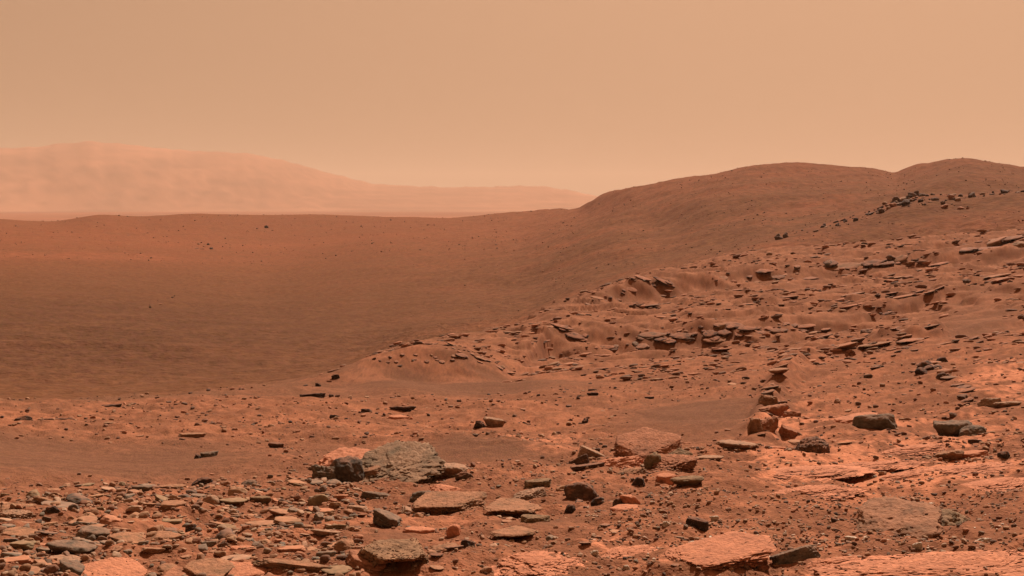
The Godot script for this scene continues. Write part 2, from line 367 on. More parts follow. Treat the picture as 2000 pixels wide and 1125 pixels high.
# a grid of points, columns side by side, as one smooth sheet
func sheet(called: String, v: PackedVector3Array, c: PackedColorArray, cols: int, rows: int, material: Material) -> void:
	var nrm := PackedVector3Array()
	nrm.resize(v.size())
	for i in cols:
		var i0 := maxi(i - 1, 0) * rows
		var i1 := mini(i + 1, cols - 1) * rows
		for j in rows:
			var dx := v[i1 + j] - v[i0 + j]
			var dz := v[i * rows + mini(j + 1, rows - 1)] - v[i * rows + maxi(j - 1, 0)]
			var n := dx.cross(dz).normalized()
			nrm[i * rows + j] = n if n.y > 0.0 else (-n if n.y < 0.0 else Vector3.UP)
	var idx := PackedInt32Array()
	idx.resize((cols - 1) * (rows - 1) * 6)
	var k := 0
	for i in cols - 1:
		for j in rows - 1:
			var p := i * rows + j
			var q := p + rows
			idx[k] = p
			idx[k + 1] = p + 1
			idx[k + 2] = q
			idx[k + 3] = q
			idx[k + 4] = p + 1
			idx[k + 5] = q + 1
			k += 6
	var o := MeshInstance3D.new()
	o.name = called
	o.mesh = surface(v, nrm, c, idx)
	o.material_override = material
	o.set_meta("kind", "structure")
	add_child(o)


func surface(v: PackedVector3Array, n: PackedVector3Array, c: PackedColorArray, idx: PackedInt32Array) -> ArrayMesh:
	var arrays := []
	arrays.resize(Mesh.ARRAY_MAX)
	arrays[Mesh.ARRAY_VERTEX] = v
	arrays[Mesh.ARRAY_NORMAL] = n
	arrays[Mesh.ARRAY_COLOR] = c
	arrays[Mesh.ARRAY_INDEX] = idx
	var m := ArrayMesh.new()
	m.add_surface_from_arrays(Mesh.PRIMITIVE_TRIANGLES, arrays, [], {}, 0)
	return m


func plain() -> void:
	var bs := bearings(1.0)
	var rows := 24
	var v := PackedVector3Array()
	var c := PackedColorArray()
	for b in bs:
		for j in rows:
			var d := exp(lerpf(log(850.0), log(9000.0), j / float(rows - 1)))
			var p := towards(b, 0.0) * d
			v.append(Vector3(p.x, -25.0 + 16.0 * smoothstep(900.0, 4300.0, d) + 1.5 * noise.get_noise_2d(p.x * 0.003, p.z * 0.003), p.z))
			var s := Vector3(0.25, 0.083, 0.042) * (1.0 + 0.25 * noise.get_noise_2d(p.x * 0.001, p.z * 0.004))
			c.append(Color(s.x, s.y, s.z))
	sheet("plain", v, c, bs.size(), rows, ground_surface(0.01, 0.0))


func far_range() -> void:
	var xs := PackedFloat32Array()
	var ys := PackedFloat32Array()
	for p in far_skyline:
		xs.append(p.x)
		ys.append(p.y)
	var v := PackedVector3Array()
	var c := PackedColorArray()
	var rows := 60
	var cols := 421
	for i in cols:
		var b := -42.0 + i * 0.2
		var top := pchip(xs, ys, b) + 4.0 * noise.get_noise_2d(b * 1.1, 3.0) + 2.0 * noise.get_noise_2d(b * 3.2, 8.0)
		for j in rows:
			var t := j / float(rows - 1)
			var d := lerpf(4300.0, 7400.0, t)
			var up := smoothstep(0.0, 0.42, t) if t < 0.42 else 1.0 - 0.9 * smoothstep(0.42, 1.0, t)
			var p := towards(b, 0.0) * d
			var gully := absf(noise.get_noise_2d(p.x * 0.0026, p.z * 0.0009)) * 0.28 + noise.get_noise_2d(p.x * 0.007, p.z * 0.004) * 0.14 + noise.get_noise_2d(p.x * 0.018, p.z * 0.011) * 0.06 + noise.get_noise_2d(p.x * 0.0011, p.z * 0.0011) * 0.2
			var bulk := sin(PI * clampf(t / 0.42, 0.0, 1.0))
			v.append(Vector3(p.x, -10.0 + (top + 10.0) * (up * d / 5600.0 * (0.985 + 0.015 * gully) if t > 0.40 else up + 0.30 * bulk * gully * (1.0 - up)), p.z))
			var s := Vector3(0.32, 0.128, 0.073) * (1.0 + 0.16 * noise.get_noise_2d(p.x * 0.0016, v[v.size() - 1].y * 0.012 + p.z * 0.0016) + 0.22 * noise.get_noise_2d(p.x * 0.002, v[v.size() - 1].y * 0.09))
			c.append(Color(s.x, s.y, s.z))
	sheet("distant_hills", v, c, cols, rows, ground_surface(0.005, 0.0))


# ---------------------------------------------------------------- surfaces
func grain(seed_: int, freq: float, octaves: int, low: float, high: float, as_relief: bool, size: int) -> NoiseTexture2D:
	var f := FastNoiseLite.new()
	f.seed = seed_
	f.noise_type = FastNoiseLite.TYPE_SIMPLEX_SMOOTH
	f.frequency = freq
	f.fractal_type = FastNoiseLite.FRACTAL_FBM
	f.fractal_octaves = octaves
	f.fractal_gain = 0.6
	var t := NoiseTexture2D.new()
	t.width = size
	t.height = size
	t.seamless = true
	t.noise = f
	if not as_relief:
		var ramp := Gradient.new()
		ramp.set_color(0, Color(low, low, low))
		ramp.set_color(1, Color(high, high * 0.985, high * 0.97))
		t.color_ramp = ramp
	return t


func ground_surface(per_metre: float, relief_cm: float) -> StandardMaterial3D:
	var m := StandardMaterial3D.new()
	m.vertex_color_use_as_albedo = true
	m.albedo_texture = grain(3, 0.03, 5, 0.78, 1.0, false, 1024)
	m.roughness = 1.0
	m.metallic_specular = 0.1
	m.uv1_triplanar = true
	m.uv1_world_triplanar = true
	m.uv1_scale = Vector3.ONE * per_metre
	if relief_cm > 0.0:
		m.heightmap_enabled = true
		m.heightmap_texture = grain(5, 0.05, 5, 0, 1, true, 1024)
		m.heightmap_scale = relief_cm
	return m


func stone_surface() -> StandardMaterial3D:
	var m := StandardMaterial3D.new()
	m.vertex_color_use_as_albedo = true
	m.albedo_texture = grain(8, 0.02, 5, 0.80, 1.0, false, 512)
	m.roughness = 0.95
	m.metallic_specular = 0.2
	m.uv1_triplanar = true
	m.uv1_scale = Vector3.ONE * 1.6
	m.heightmap_enabled = true
	m.heightmap_texture = grain(9, 0.04, 5, 0, 1, true, 512)
	m.heightmap_scale = 0.7
	return m


# ---------------------------------------------------------------- rock shapes
func ball(level: int) -> Array:
	if ico.has(level):
		return ico[level]
	var v: Array[Vector3] = []
	var f := PackedInt32Array([0, 11, 5, 0, 5, 1, 0, 1, 7, 0, 7, 10, 0, 10, 11, 1, 5, 9, 5, 11, 4, 11, 10, 2, 10, 7, 6, 7, 1, 8, 3, 9, 4, 3, 4, 2, 3, 2, 6, 3, 6, 8, 3, 8, 9, 4, 9, 5, 2, 4, 11, 6, 2, 10, 8, 6, 7, 9, 8, 1])
	var t := (1.0 + sqrt(5.0)) / 2.0
	for s in [Vector3(-1, t, 0), Vector3(1, t, 0), Vector3(-1, -t, 0), Vector3(1, -t, 0), Vector3(0, -1, t), Vector3(0, 1, t), Vector3(0, -1, -t), Vector3(0, 1, -t), Vector3(t, 0, -1), Vector3(t, 0, 1), Vector3(-t, 0, -1), Vector3(-t, 0, 1)]:
		v.append(s.normalized())
	for n in level:
		var g := PackedInt32Array()
		var mid := {}
		for k in range(0, f.size(), 3):
			var e := [0, 0, 0]
			for q in 3:
				var a := f[k + q]
				var b := f[k + (q + 1) % 3]
				var key := mini(a, b) * 100000 + maxi(a, b)
				if not mid.has(key):
					mid[key] = v.size()
					v.append((v[a] + v[b]).normalized())
				e[q] = mid[key]
			g.append_array([f[k], e[0], e[2], f[k + 1], e[1], e[0], f[k + 2], e[2], e[1], e[0], e[1], e[2]])
		f = g
	ico[level] = [PackedVector3Array(v), f]
	return ico[level]


func planes_of(shape: String, r: RandomNumberGenerator) -> Array[Vector4]:
	var out: Array[Vector4] = []
	match shape:
		"slab", "plate", "layered", "overhang", "arch":
			out.append(Vector4(r.randf_range(-0.10, 0.10), 1, r.randf_range(-0.10, 0.10), 0.86))
			out.append(Vector4(0, -1, 0, 0.9))
			var n := r.randi_range(6, 8) if shape != "plate" else 10
			var a0 := r.randf() * TAU
			for k in n:
				var a := a0 + (k + r.randf_range(-0.36, 0.36)) * TAU / n
				var lean := r.randf_range(-0.30, 0.32)
				var w := r.randf_range(0.72, 1.0)
				if shape == "overhang" and sin(a) > -0.2:
					lean = r.randf_range(-0.85, -0.5)
					w = r.randf_range(0.70, 0.84)
				if shape == "plate":
					lean = r.randf_range(0.3, 0.9)
					w = r.randf_range(0.70, 1.05)
				out.append(Vector4(cos(a), lean, sin(a), w))
			if shape == "layered":
				out.append(Vector4(r.randf_range(-0.5, 0.5), 1, 0.35, 0.92))
		"barrel":
			for k in 9:
				var a := k * TAU / 9.0 + 0.2
				out.append(Vector4(0.04, sin(a), cos(a), 0.84 if sin(a) > 0.8 else 0.96))
			out.append(Vector4(1, 0.3, 0.25, 0.95))
			out.append(Vector4(1, -0.2, -0.3, 0.98))
			out.append(Vector4(-1, 0.1, 0.2, 0.96))
			out.append(Vector4(0, -0.6, 0.8, 0.74))
		"brick":
			for s in [-1.0, 1.0]:
				out.append(Vector4(s, 0.12 * r.randf_range(-1, 1), 0.1 * s, 0.86))
				out.append(Vector4(0.08, s, 0.1, 0.80))
				out.append(Vector4(0.05 * s, -0.10, s, 0.84))
		_:
			var n := 15 if shape == "boulder" else (16 if shape == "angular" else 22)
			for k in n:
				var d := Vector3(r.randfn(), r.randfn() * 0.9, r.randfn()).normalized()
				var w := r.randf_range(0.74, 1.0) if shape == "boulder" else (r.randf_range(0.62, 0.95) if shape == "angular" else r.randf_range(0.88, 1.0))
				out.append(Vector4(d.x, d.y, d.z, w))
			for d: Vector3 in [Vector3.UP, Vector3.DOWN, Vector3.LEFT, Vector3.RIGHT, Vector3.BACK, Vector3.FORWARD]:
				out.append(Vector4(d.x, d.y, d.z, 1.0))
			if shape == "face":
				out.append(Vector4(0.03, 1.0, 0.10, 0.66))
	return out


func rock_mesh(size: Vector3, shape: String, tone: Vector3, dust: float, turned: Basis, s: int, level: int) -> ArrayMesh:
	var r := RandomNumberGenerator.new()
	r.seed = s * 7919 + 13
	var planes := planes_of(shape, r)
	var p := 18.0
	var rough := 0.05
	match shape:
		"boulder": p = 10.0
		"dome": p = 6.0
		"face":
			p = 6.5
			rough = 0.06
		"angular":
			p = 24.0
			rough = 0.085
		"brick": p = 30.0
		"plate": rough = 0.10
	var off := Vector3(r.randf(), r.randf(), r.randf()) * 90.0
	var dirs: PackedVector3Array = ball(level)[0]
	var idx: PackedInt32Array = ball(level)[1]
	var v := PackedVector3Array()
	v.resize(dirs.size())
	var strike := Vector2.from_angle(r.randf_range(0.3, 0.9))
	for k in dirs.size():
		var d := dirs[k]
		var sum := 0.0
		for q in planes:
			var c := (d.x * q.x + d.y * q.y + d.z * q.z) / q.w
			if c > 0.3:
				sum += pow(c, p)
		var t := minf(pow(maxf(sum, 1e-6), -1.0 / p), 1.35)
		var pt := d * t
		var n1 := noise.get_noise_3dv(pt * 1.7 + off)
		var n2 := noise.get_noise_3dv(pt * 4.5 + off)
		var n3 := noise.get_noise_3dv(pt * 11.0 + off)
		var push := rough * (1.2 * n1 + 0.8 * n2 + 0.45 * n3)
		if shape == "layered":
			# thin beds: steps along the dip, and ragged bed edges
			var bed := (pt.x * strike.x + pt.z * strike.y) * 5.0 + n1 * 1.6 + pt.y * 2.0
			push += 0.15 * (bed - floorf(bed) - 0.5) + 0.06 * n2
		elif shape == "slab" or shape == "overhang":
			var bed := pt.y * 2.6 + n1 * 0.7
			push += 0.10 * (bed - floorf(bed) - 0.5) * (1.0 - absf(d.y)) + 0.03 * absf(n2)
		if size.x > 0.36 and shape in ["slab", "plate", "layered", "arch"]:
			# joints that break a broad plate into blocks, and weathering pits
			var joint := minf(absf(noise.get_noise_2d(pt.x * 2.1 + off.x, pt.z * 2.1 + off.y)), absf(noise.get_noise_2d(pt.z * 3.0 + off.z, pt.x * 2.4 + off.x)) * 1.4)
			push -= (0.15 if shape == "plate" else 0.10) * (1.0 - smoothstep(0.0, 0.05, joint)) + 0.022 * maxf(0.0, noise.get_noise_3dv(pt * 16.0 + off))
		elif shape == "face":
			push += 0.03 * absf(n3) - 0.04 * absf(n2)
		pt += d * push
		if shape == "arch" and pt.z > 0.0:
			var e := pow((pt.x - 0.12) / 0.68, 2.0) + pow((pt.y + 0.15 - 0.1 * n1) / 0.62, 2.0)
			if e < 1.0:
				pt.z -= (1.0 - e) * 1.25 * pt.z
		v[k] = pt * size * 0.5
	var nrm := PackedVector3Array()
	nrm.resize(v.size())
	for k in range(0, idx.size(), 3):
		var fn := (v[idx[k + 1]] - v[idx[k]]).cross(v[idx[k + 2]] - v[idx[k]])
		nrm[idx[k]] += fn
		nrm[idx[k + 1]] += fn
		nrm[idx[k + 2]] += fn
	var col := PackedColorArray()
	col.resize(v.size())
	for k in v.size():
		var n := nrm[k].normalized()
		if n.dot(dirs[k]) < 0.0 and shape != "arch":
			n = -n
		nrm[k] = n
		var q := v[k] / maxf(size.x, 0.02) * 2.0
		var n1 := noise.get_noise_3dv(q * 1.6 + off * 1.3)
		var n2 := noise.get_noise_3dv(q * 5.5 + off)
		var lies := smoothstep(0.45, 0.98, (turned * n).y + 0.35 * n1 + 0.25 * n2)
		var c := (tone * (1.0 + 0.28 * n1 + 0.22 * n2)).lerp(DUST, clampf(lies * dust + dust * 0.25 * n1, 0.0, 1.0))
		col[k] = Color(c.x, c.y, c.z)
	# front faces run clockwise
	for k in range(0, idx.size(), 3):
		if (v[idx[k + 1]] - v[idx[k]]).cross(v[idx[k + 2]] - v[idx[k]]).dot(nrm[idx[k]]) > 0.0:
			var h := idx[k + 1]
			idx[k + 1] = idx[k + 2]
			idx[k + 2] = h
	return surface(v, nrm, col, idx)


func numbered(called: String) -> String:
	used[called] = used.get(called, -1) + 1
	return called if used[called] == 0 else "%s_%03d" % [called, used[called]]


func tag(o: Node3D, label: String, category: String, group := "") -> void:
	o.set_meta("label", label)
	o.set_meta("category", category)
	if group:
		o.set_meta("group", group)


func lie(b: float, d: float, size: Vector3, shape: String, turn: Vector3) -> Transform3D:
	var up := ground_normal(b, d)
	if up.y < 0.0:
		up = -up
	var tilt := Basis(Quaternion(Vector3.UP, up.normalized()))
	var basis_ := tilt * Basis(Vector3.UP, deg_to_rad(turn.y)) * Basis(Vector3.RIGHT, deg_to_rad(turn.x)) * Basis(Vector3.BACK, deg_to_rad(turn.z))
	var lift: float = {"dome": 0.0, "slab": 0.05, "layered": 0.08, "overhang": 0.10}.get(shape, 0.15)
	if shape in ["plate"]:
		lift = -0.05
	var at := spot(b, d)
	at.y += size.y * lift + 0.30 * size.z * absf(sin(deg_to_rad(turn.x))) * (1.0 if absf(turn.x) > 9.0 else 0.3)
	return Transform3D(basis_, at)


func full(size: Vector3, shape: String) -> Vector3:
	return Vector3(size.x * 1.06, size.y * (2.0 if shape in ["dome", "face"] else 1.5), size.z * 1.06)


func rock(called: String, label: String, category: String, b: float, d: float, size: Vector3, shape: String, tone: String, turn: Vector3, s: int) -> void:
	var o := MeshInstance3D.new()
	o.name = numbered(called)
	o.transform = lie(b, d, size, shape, turn)
	o.mesh = rock_mesh(full(size, shape), shape, TONE[tone], DUSTED[tone], o.transform.basis, s, 5 if size.x > 0.36 and d < 14.0 else (4 if size.x > 0.19 else 3))
	o.material_override = rock_material
	tag(o, label, category)
	add_child(o, true)
	taken.append(Vector3(o.position.x, o.position.z, maxf(size.x, size.z) * 0.45))
	var short := label
	for stop in [" at ", " by ", " with ", " of ", " under ", " on ", " behind", " below ", " leaning", " propped", " lying", " alone", " half under", " beside", " just", " between", " above", " right ", " left ", " in ", " over ", " against", " standing", " directly", " tilted", " running", " among", " and "]:
		short = short.get_slice(stop, 0)
	if not used.has("anchor " + short) and short.get_slice_count(" ") < 7:
		used["anchor " + short] = 0
		anchors.append([o.position, short])


func thing(called: String, label: String, category: String, b: float, d: float) -> Node3D:
	var o := Node3D.new()
	o.name = numbered(called)
	o.position = spot(b, d)
	tag(o, label, category)
	add_child(o, true)
	return o


func piece(root: Node3D, called: String, b: float, d: float, size: Vector3, shape: String, tone: String, turn: Vector3, s: int, dust := -1.0) -> void:
	var o := MeshInstance3D.new()
	var n := root.get_child_count()
	o.name = called if n == 0 else "%s_%03d" % [called, n]
	var t := lie(b, d, size, shape, turn)
	o.mesh = rock_mesh(full(size, shape), shape, TONE[tone], DUSTED[tone] if dust < 0.0 else dust, t.basis, s, (4 if d < 12.0 else 3) if size.x * 40.0 > d else 2)
	t.origin -= root.position
	o.transform = t
	o.material_override = rock_material
	root.add_child(o, true)
	if d < 20.0:
		taken.append(Vector3(o.position.x + root.position.x, o.position.z + root.position.z, size.x * 0.45))


func outcrop(label: String, a: Vector2, b: Vector2, count: int, size: float, spread: Vector2, tone: String, s: int) -> void:
	var r := RandomNumberGenerator.new()
	r.seed = s
	var mid := (a + b) * 0.5
	var root := thing("rock_outcrop", label, "rock outcrop", mid.x, mid.y)
	var along := Vector2(deg_to_rad(b.x - a.x) * mid.y, b.y - a.y).angle()
	for k in count:
		var t := (k + r.randf_range(-0.4, 0.9)) / float(count)
		var p := a.lerp(b, clampf(t, 0.0, 1.0)) + Vector2(r.randf_range(-1, 1) * spread.x, r.randf_range(-1, 1) * spread.y)
		var big := size * (lerpf(0.4, 1.1, pow(r.randf(), 1.5)) if mid.y < 95.0 else lerpf(0.3, 1.25, pow(r.randf(), 2.6)))
		var kind := r.randi() % 4
		var shape: String = ["overhang", "slab", "angular", "overhang"][kind] if mid.y < 95.0 else ["angular", "boulder", "angular", "overhang"][kind]
		var tall := r.randf_range(0.22, 0.36) if shape in ["slab", "overhang"] else (r.randf_range(0.35, 0.6) if mid.y < 95.0 else r.randf_range(0.5, 0.9))
		var wide := r.randf_range(0.9, 1.35) if shape in ["slab", "overhang"] else 1.0
		var dim := Vector3(big * wide, big * tall, big * r.randf_range(0.8, 1.4))
		var tones: Array = [tone, tone, "brown", "tan"] if r.randf() < 0.6 else [tone, "dusty", "brown", "grey" if mid.y < 95.0 else "brown"]
		var turn := Vector3(r.randf_range(-4, 6), -p.x + r.randf_range(-28, 28), r.randf_range(-4, 15))
		if k % 8 == 3 and mid.y > 30.0 and mid.y < 90.0:
			# a longer stretch of the bed that the others broke from
			shape = "overhang"
			dim = Vector3(size * r.randf_range(1.8, 2.9), size * 0.32, size * 1.3)
			turn = Vector3(2.0, -p.x + r.randf_range(-12, 12), r.randf_range(-2, 5))
		piece(root, "slab" if shape != "angular" else "block", p.x, p.y, dim, shape, tones[r.randi() % 4], turn, s * 100 + k, (r.randf_range(0.5, 0.95) if shape != "angular" else r.randf_range(0.2, 0.6)) * (1.0 if mid.y < 95.0 else 0.35))


func rocks() -> void:
	rock("boulder", "dark rounded boulder propped against the left end of the big layered slab", "boulder", -8.778, 9.925, Vector3(0.34, 0.217, 0.272), "boulder", "slate", Vector3(0, 18.778, 0), 101)
	rock("rock", "pale grey block half under the left side of the dark rounded boulder", "rock", -9.888, 9.884, Vector3(0.217, 0.141, 0.174), "angular", "grey", Vector3(8, 29.888, -6), 102)
	rock("layered_slab", "largest layered grey tan slab leaning forward beside the dark rounded boulder", "slab", -5.949, 10.051, Vector3(0.843, 0.112, 0.758), "layered", "ashen", Vector3(24, -2.051, 4), 103)
	rock("bedrock_hump", "dusty orange hump of bedrock behind the dark rounded boulder", "bedrock", -8.293, 11.15, Vector3(0.851, 0.237, 0.936), "dome", "orange", Vector3(6, 13.293, 0), 104)
	rock("slab", "olive broken slab lying on the back edge of the big layered slab", "slab", -6.261, 11.942, Vector3(0.584, 0.146, 0.468), "slab", "olive", Vector3(14, 14.261, 6), 105)
	rock("slab", "olive shelf slab with a black gap under its raised lip", "slab", -4.705, 11.423, Vector3(0.315, 0.163, 0.22), "slab", "olive", Vector3(4, -19.295, -14), 106)
	rock("rock", "pale topped block with a black shaded front at the right end of the layered slab", "rock", -3.414, 10.355, Vector3(0.305, 0.128, 0.244), "overhang", "pale", Vector3(0, 9.414, -5), 107)
	rock("slab", "ashen thin plate lying on the lower left face of the largest layered slab", "slab", -6.964, 10.376, Vector3(0.326, 0.069, 0.196), "slab", "ashen", Vector3(22, -17.036, 8), 108)
	rock("slab", "ashen cracked plate lying on the right face of the largest layered slab", "slab", -5.085, 10.62, Vector3(0.304, 0.061, 0.182), "layered", "ashen", Vector3(24, 19.085, -6), 109)
	rock("slab", "narrow tilted plate between the dark boulder and the big layered slab", "slab", -7.5, 10.002, Vector3(0.286, 0.076, 0.172), "slab", "tan", Vector3(18, -22.5, 12), 110)
	rock("rock", "rust brown rock at the far right foot of the layered outcrop", "rock", -2.496, 9.741, Vector3(0.159, 0.075, 0.111), "angular", "brown", Vector3(0, 2.496, 0), 111)
	rock("slab", "pointed tan plate with its tip to the right, below the layered outcrop", "slab", -3.259, 8.521, Vector3(0.51, 0.073, 0.382), "slab", "tan", Vector3(14, 15.259, 4), 112)
	rock("rock", "grey rounded lump at the left end of the pointed tan plate", "rock", -4.771, 8.81, Vector3(0.219, 0.084, 0.176), "boulder", "grey", Vector3(0, -5.229, 6), 113)
	rock("rock", "orange stained rock lying on the back of the pointed tan plate", "rock", -3.58, 9.236, Vector3(0.282, 0.097, 0.254), "angular", "orange", Vector3(8, 28.58, 0), 114)
	rock("slab", "narrow pale sliver with a black slot at the left foot of the pointed plate", "slab", -5.421, 8.405, Vector3(0.178, 0.057, 0.107), "slab", "pale", Vector3(0, -32.579, -16), 115)
	rock("slab", "grey wedge shaped plate leaning on the stone litter left of the pointed plate", "slab", -6.665, 7.472, Vector3(0.23, 0.072, 0.207), "slab", "grey", Vector3(24, 66.665, -8), 116)
	rock("slab", "long grey sliver with a dark shadow beneath, above the leaning grey wedge", "slab", -6.974, 9.003, Vector3(0.285, 0.06, 0.128), "slab", "grey", Vector3(0, -7.026, -8), 117)
	rock("slab", "flat pinkish stone just left of the leaning grey wedge", "slab", -8.101, 8.399, Vector3(0.154, 0.049, 0.092), "slab", "pale", Vector3(4, 8.101, -4), 118)
	rock("slab", "smooth flat orange plate below the pointed tan plate", "slab", -4.997, 7.19, Vector3(0.208, 0.042, 0.156), "slab", "orange", Vector3(6, 4.997, 0), 119)
	rock("cobble", "small round orange cobble alone on sand below the pointed plate", "cobble", -3.047, 7.05, Vector3(0.102, 0.068, 0.092), "dome", "orange", Vector3(0, 3.047, 0), 120)
	rock("slab", "flat tan slab with a dark notched front edge at the centre", "slab", -0.054, 8.231, Vector3(0.424, 0.078, 0.318), "overhang", "tan", Vector3(6, 0.054, -2), 121)
	rock("slab", "olive flat plate at the right end of the notched tan slab", "slab", 1.143, 7.693, Vector3(0.2, 0.052, 0.16), "slab", "olive", Vector3(6, -7.143, 0), 122)
	rock("slab", "rounded tan plate with an undercut front rim, in front of the notched slab", "slab", 0, 7.101, Vector3(0.253, 0.048, 0.215), "overhang", "tan", Vector3(8, 10, 3), 123)
	rock("slab", "thin pinkish plates tilted behind the notched tan slab", "slab", 0.87, 8.713, Vector3(0.275, 0.05, 0.193), "layered", "pale", Vector3(16, -25.87, 10), 124)
	rock("slab", "olive flat slab behind the thin pinkish plates", "slab", 1.303, 9.486, Vector3(0.236, 0.064, 0.142), "slab", "olive", Vector3(6, -1.303, 2), 125)
	rock("stone", "small purplish dark angular stone in front of the centre plates", "stone", -2.396, 6.713, Vector3(0.091, 0.059, 0.073), "angular", "dark", Vector3(0, 2.396, 10), 126)
	rock("slab", "tan crusty slab left of the small purplish dark stone", "slab", -3.593, 6.58, Vector3(0.166, 0.051, 0.133), "layered", "tan", Vector3(6, 23.593, 4), 127)
	rock("boulder", "dark brown boulder with a dusty flat top, largest of a trio of dark stones", "boulder", 3.69, 8.778, Vector3(0.244, 0.135, 0.183), "boulder", "brown", Vector3(0, 11.31, 8), 128)
	rock("stone", "dark stone at the right foot of the dusty topped brown boulder", "stone", 4.557, 8.368, Vector3(0.121, 0.064, 0.097), "boulder", "dark", Vector3(0, -4.557, 0), 129)
	rock("stone", "small dark stone at the left foot of the dusty topped brown boulder", "stone", 3.097, 8.225, Vector3(0.079, 0.063, 0.071), "boulder", "dark", Vector3(0, 36.903, 0), 130)
	rock("slab", "boat shaped olive slab with a black undercut keel, right of centre", "slab", 9.206, 9.197, Vector3(0.246, 0.079, 0.16), "overhang", "olive", Vector3(6, -9.206, 0), 131)
	rock("stone", "small dark knobbly stone left of the boat shaped slab", "stone", 6.702, 9.434, Vector3(0.136, 0.09, 0.108), "angular", "dark", Vector3(0, 3.298, 0), 132)
	rock("stone", "black brick shaped stone lying alone on the brown soil", "stone", 9.735, 6.982, Vector3(0.142, 0.074, 0.064), "brick", "dark", Vector3(0, -23.735, -10), 133)
	rock("slab", "orange flat plate just left of the boat shaped slab", "slab", 8.089, 9.525, Vector3(0.182, 0.055, 0.146), "slab", "orange", Vector3(8, -18.089, 0), 134)
	rock("rock", "orange lumpy rock with a sharp ridge near the trio of dark stones", "rock", 6.175, 8.248, Vector3(0.159, 0.071, 0.127), "angular", "orange", Vector3(0, -36.175, -10), 135)
	rock("stone", "small brown round stone touching the orange lumpy rock", "stone", 5.583, 8.225, Vector3(0.079, 0.063, 0.071), "boulder", "brown", Vector3(0, -5.583, 0), 136)
	rock("slab", "low tan dusted plate in front of the orange lumpy rock", "slab", 5.909, 7.914, Vector3(0.213, 0.03, 0.17), "slab", "orange", Vector3(6, -5.909, 0), 137)
	rock("slab", "brown upright splinter at the left tip of the fractured outcrop", "slab", 3.465, 11.386, Vector3(0.293, 0.098, 0.132), "slab", "brown", Vector3(0, -23.465, 24), 138)
	rock("slab", "pale tilted slab resting on the brown splinter of the fractured outcrop", "slab", 4.111, 11.814, Vector3(0.27, 0.09, 0.162), "slab", "pale", Vector3(10, 10.889, -24), 139)
	rock("slab", "dark flat slab under the left part of the fractured outcrop", "slab", 3.952, 10.924, Vector3(0.322, 0.062, 0.193), "slab", "brown", Vector3(0, 1.048, 4), 140)
	rock("rock", "bright orange angular block in the fractured outcrop", "rock", 5.567, 11.008, Vector3(0.437, 0.135, 0.393), "angular", "orange", Vector3(14, -25.567, 6), 141)
	rock("slab", "broad pinkish slab standing tilted at the back of the fractured outcrop", "slab", 7.17, 11.683, Vector3(0.656, 0.109, 0.623), "slab", "dusty", Vector3(26, -3.17, 0), 142)
	rock("slab", "olive wedge shaped slab leaning at the right end of the pinkish slab", "slab", 8.873, 11.199, Vector3(0.277, 0.106, 0.221), "slab", "olive", Vector3(30, -36.873, -14), 143)
	rock("rock", "olive pointed pinnacle rock in front of the broad pinkish slab", "rock", 7.336, 10.566, Vector3(0.171, 0.131, 0.154), "angular", "olive", Vector3(14, 12.664, 6), 144)
	rock("rock", "rough tan rubble mound at the foot of the olive leaning wedge", "rock", 8.454, 10.52, Vector3(0.428, 0.08, 0.342), "layered", "dusty", Vector3(16, -8.454, 0), 145)
	rock("slab", "flat pale slab with a shaded underside right of the olive leaning wedge", "slab", 10.348, 11.128, Vector3(0.244, 0.064, 0.158), "overhang", "pale", Vector3(0, -4.348, 0), 146)
	rock("rock", "broken tan slabs at the front of the fractured outcrop", "rock", 6.269, 10.163, Vector3(0.291, 0.058, 0.174), "layered", "tan", Vector3(8, -16.269, 10), 147)
	rock("slab", "overhanging pale slab with a hollow beneath, left of the dome rock", "slab", 11.751, 11.9, Vector3(0.338, 0.101, 0.254), "overhang", "pale", Vector3(0, -17.751, -4), 148)
	rock("slab", "small orange ledge stone between the overhanging slab and the dome rock", "slab", 13.503, 12.05, Vector3(0.263, 0.057, 0.158), "slab", "orange", Vector3(0, -13.503, -4), 149)
	rock("boulder", "half buried brown dome rock on the orange ledges", "boulder", 15.458, 12.055, Vector3(0.42, 0.193, 0.399), "dome", "brown", Vector3(0, -15.458, 0), 150)
	rock("boulder", "barrel shaped grey boulder with a flat top and dark front, right middle", "boulder", 18.528, 14.177, Vector3(0.494, 0.227, 0.272), "barrel", "grey", Vector3(0, -21.528, 2), 151)
	rock("ledge", "orange ledge running left from under the barrel shaped boulder", "ledge", 17.399, 14.773, Vector3(0.582, 0.097, 0.465), "slab", "orange", Vector3(6, -9.399, 4), 152)
	rock("boulder", "grey boulder with a black hollow at its left, near right edge", "boulder", 22.103, 13.041, Vector3(0.332, 0.209, 0.265), "overhang", "grey", Vector3(6, -22.103, -6), 153)
	rock("boulder", "low smooth grey boulder behind the right side of the hollow boulder", "boulder", 23.028, 12.783, Vector3(0.325, 0.132, 0.26), "dome", "grey", Vector3(0, -13.028, 8), 154)
	rock("rock", "tan rock with a black undercut corner below the hollow grey boulder", "rock", 22.031, 11.495, Vector3(0.218, 0.109, 0.174), "overhang", "tan", Vector3(0, -22.031, 6), 155)
	rock("slab", "flat tan slab tailing right from the undercut tan rock", "slab", 22.954, 11.556, Vector3(0.35, 0.066, 0.21), "slab", "orange", Vector3(6, -28.954, 4), 156)
	rock("stone", "dark knobbly stone alone near the right edge of the ledges", "stone", 24.412, 11.15, Vector3(0.116, 0.074, 0.105), "boulder", "dark", Vector3(0, -24.412, 0), 157)
	rock("rock", "pale jagged rock with dark gaps at the far right edge", "rock", 23.718, 16.006, Vector3(0.346, 0.151, 0.208), "angular", "pale", Vector3(0, -13.718, -6), 158)
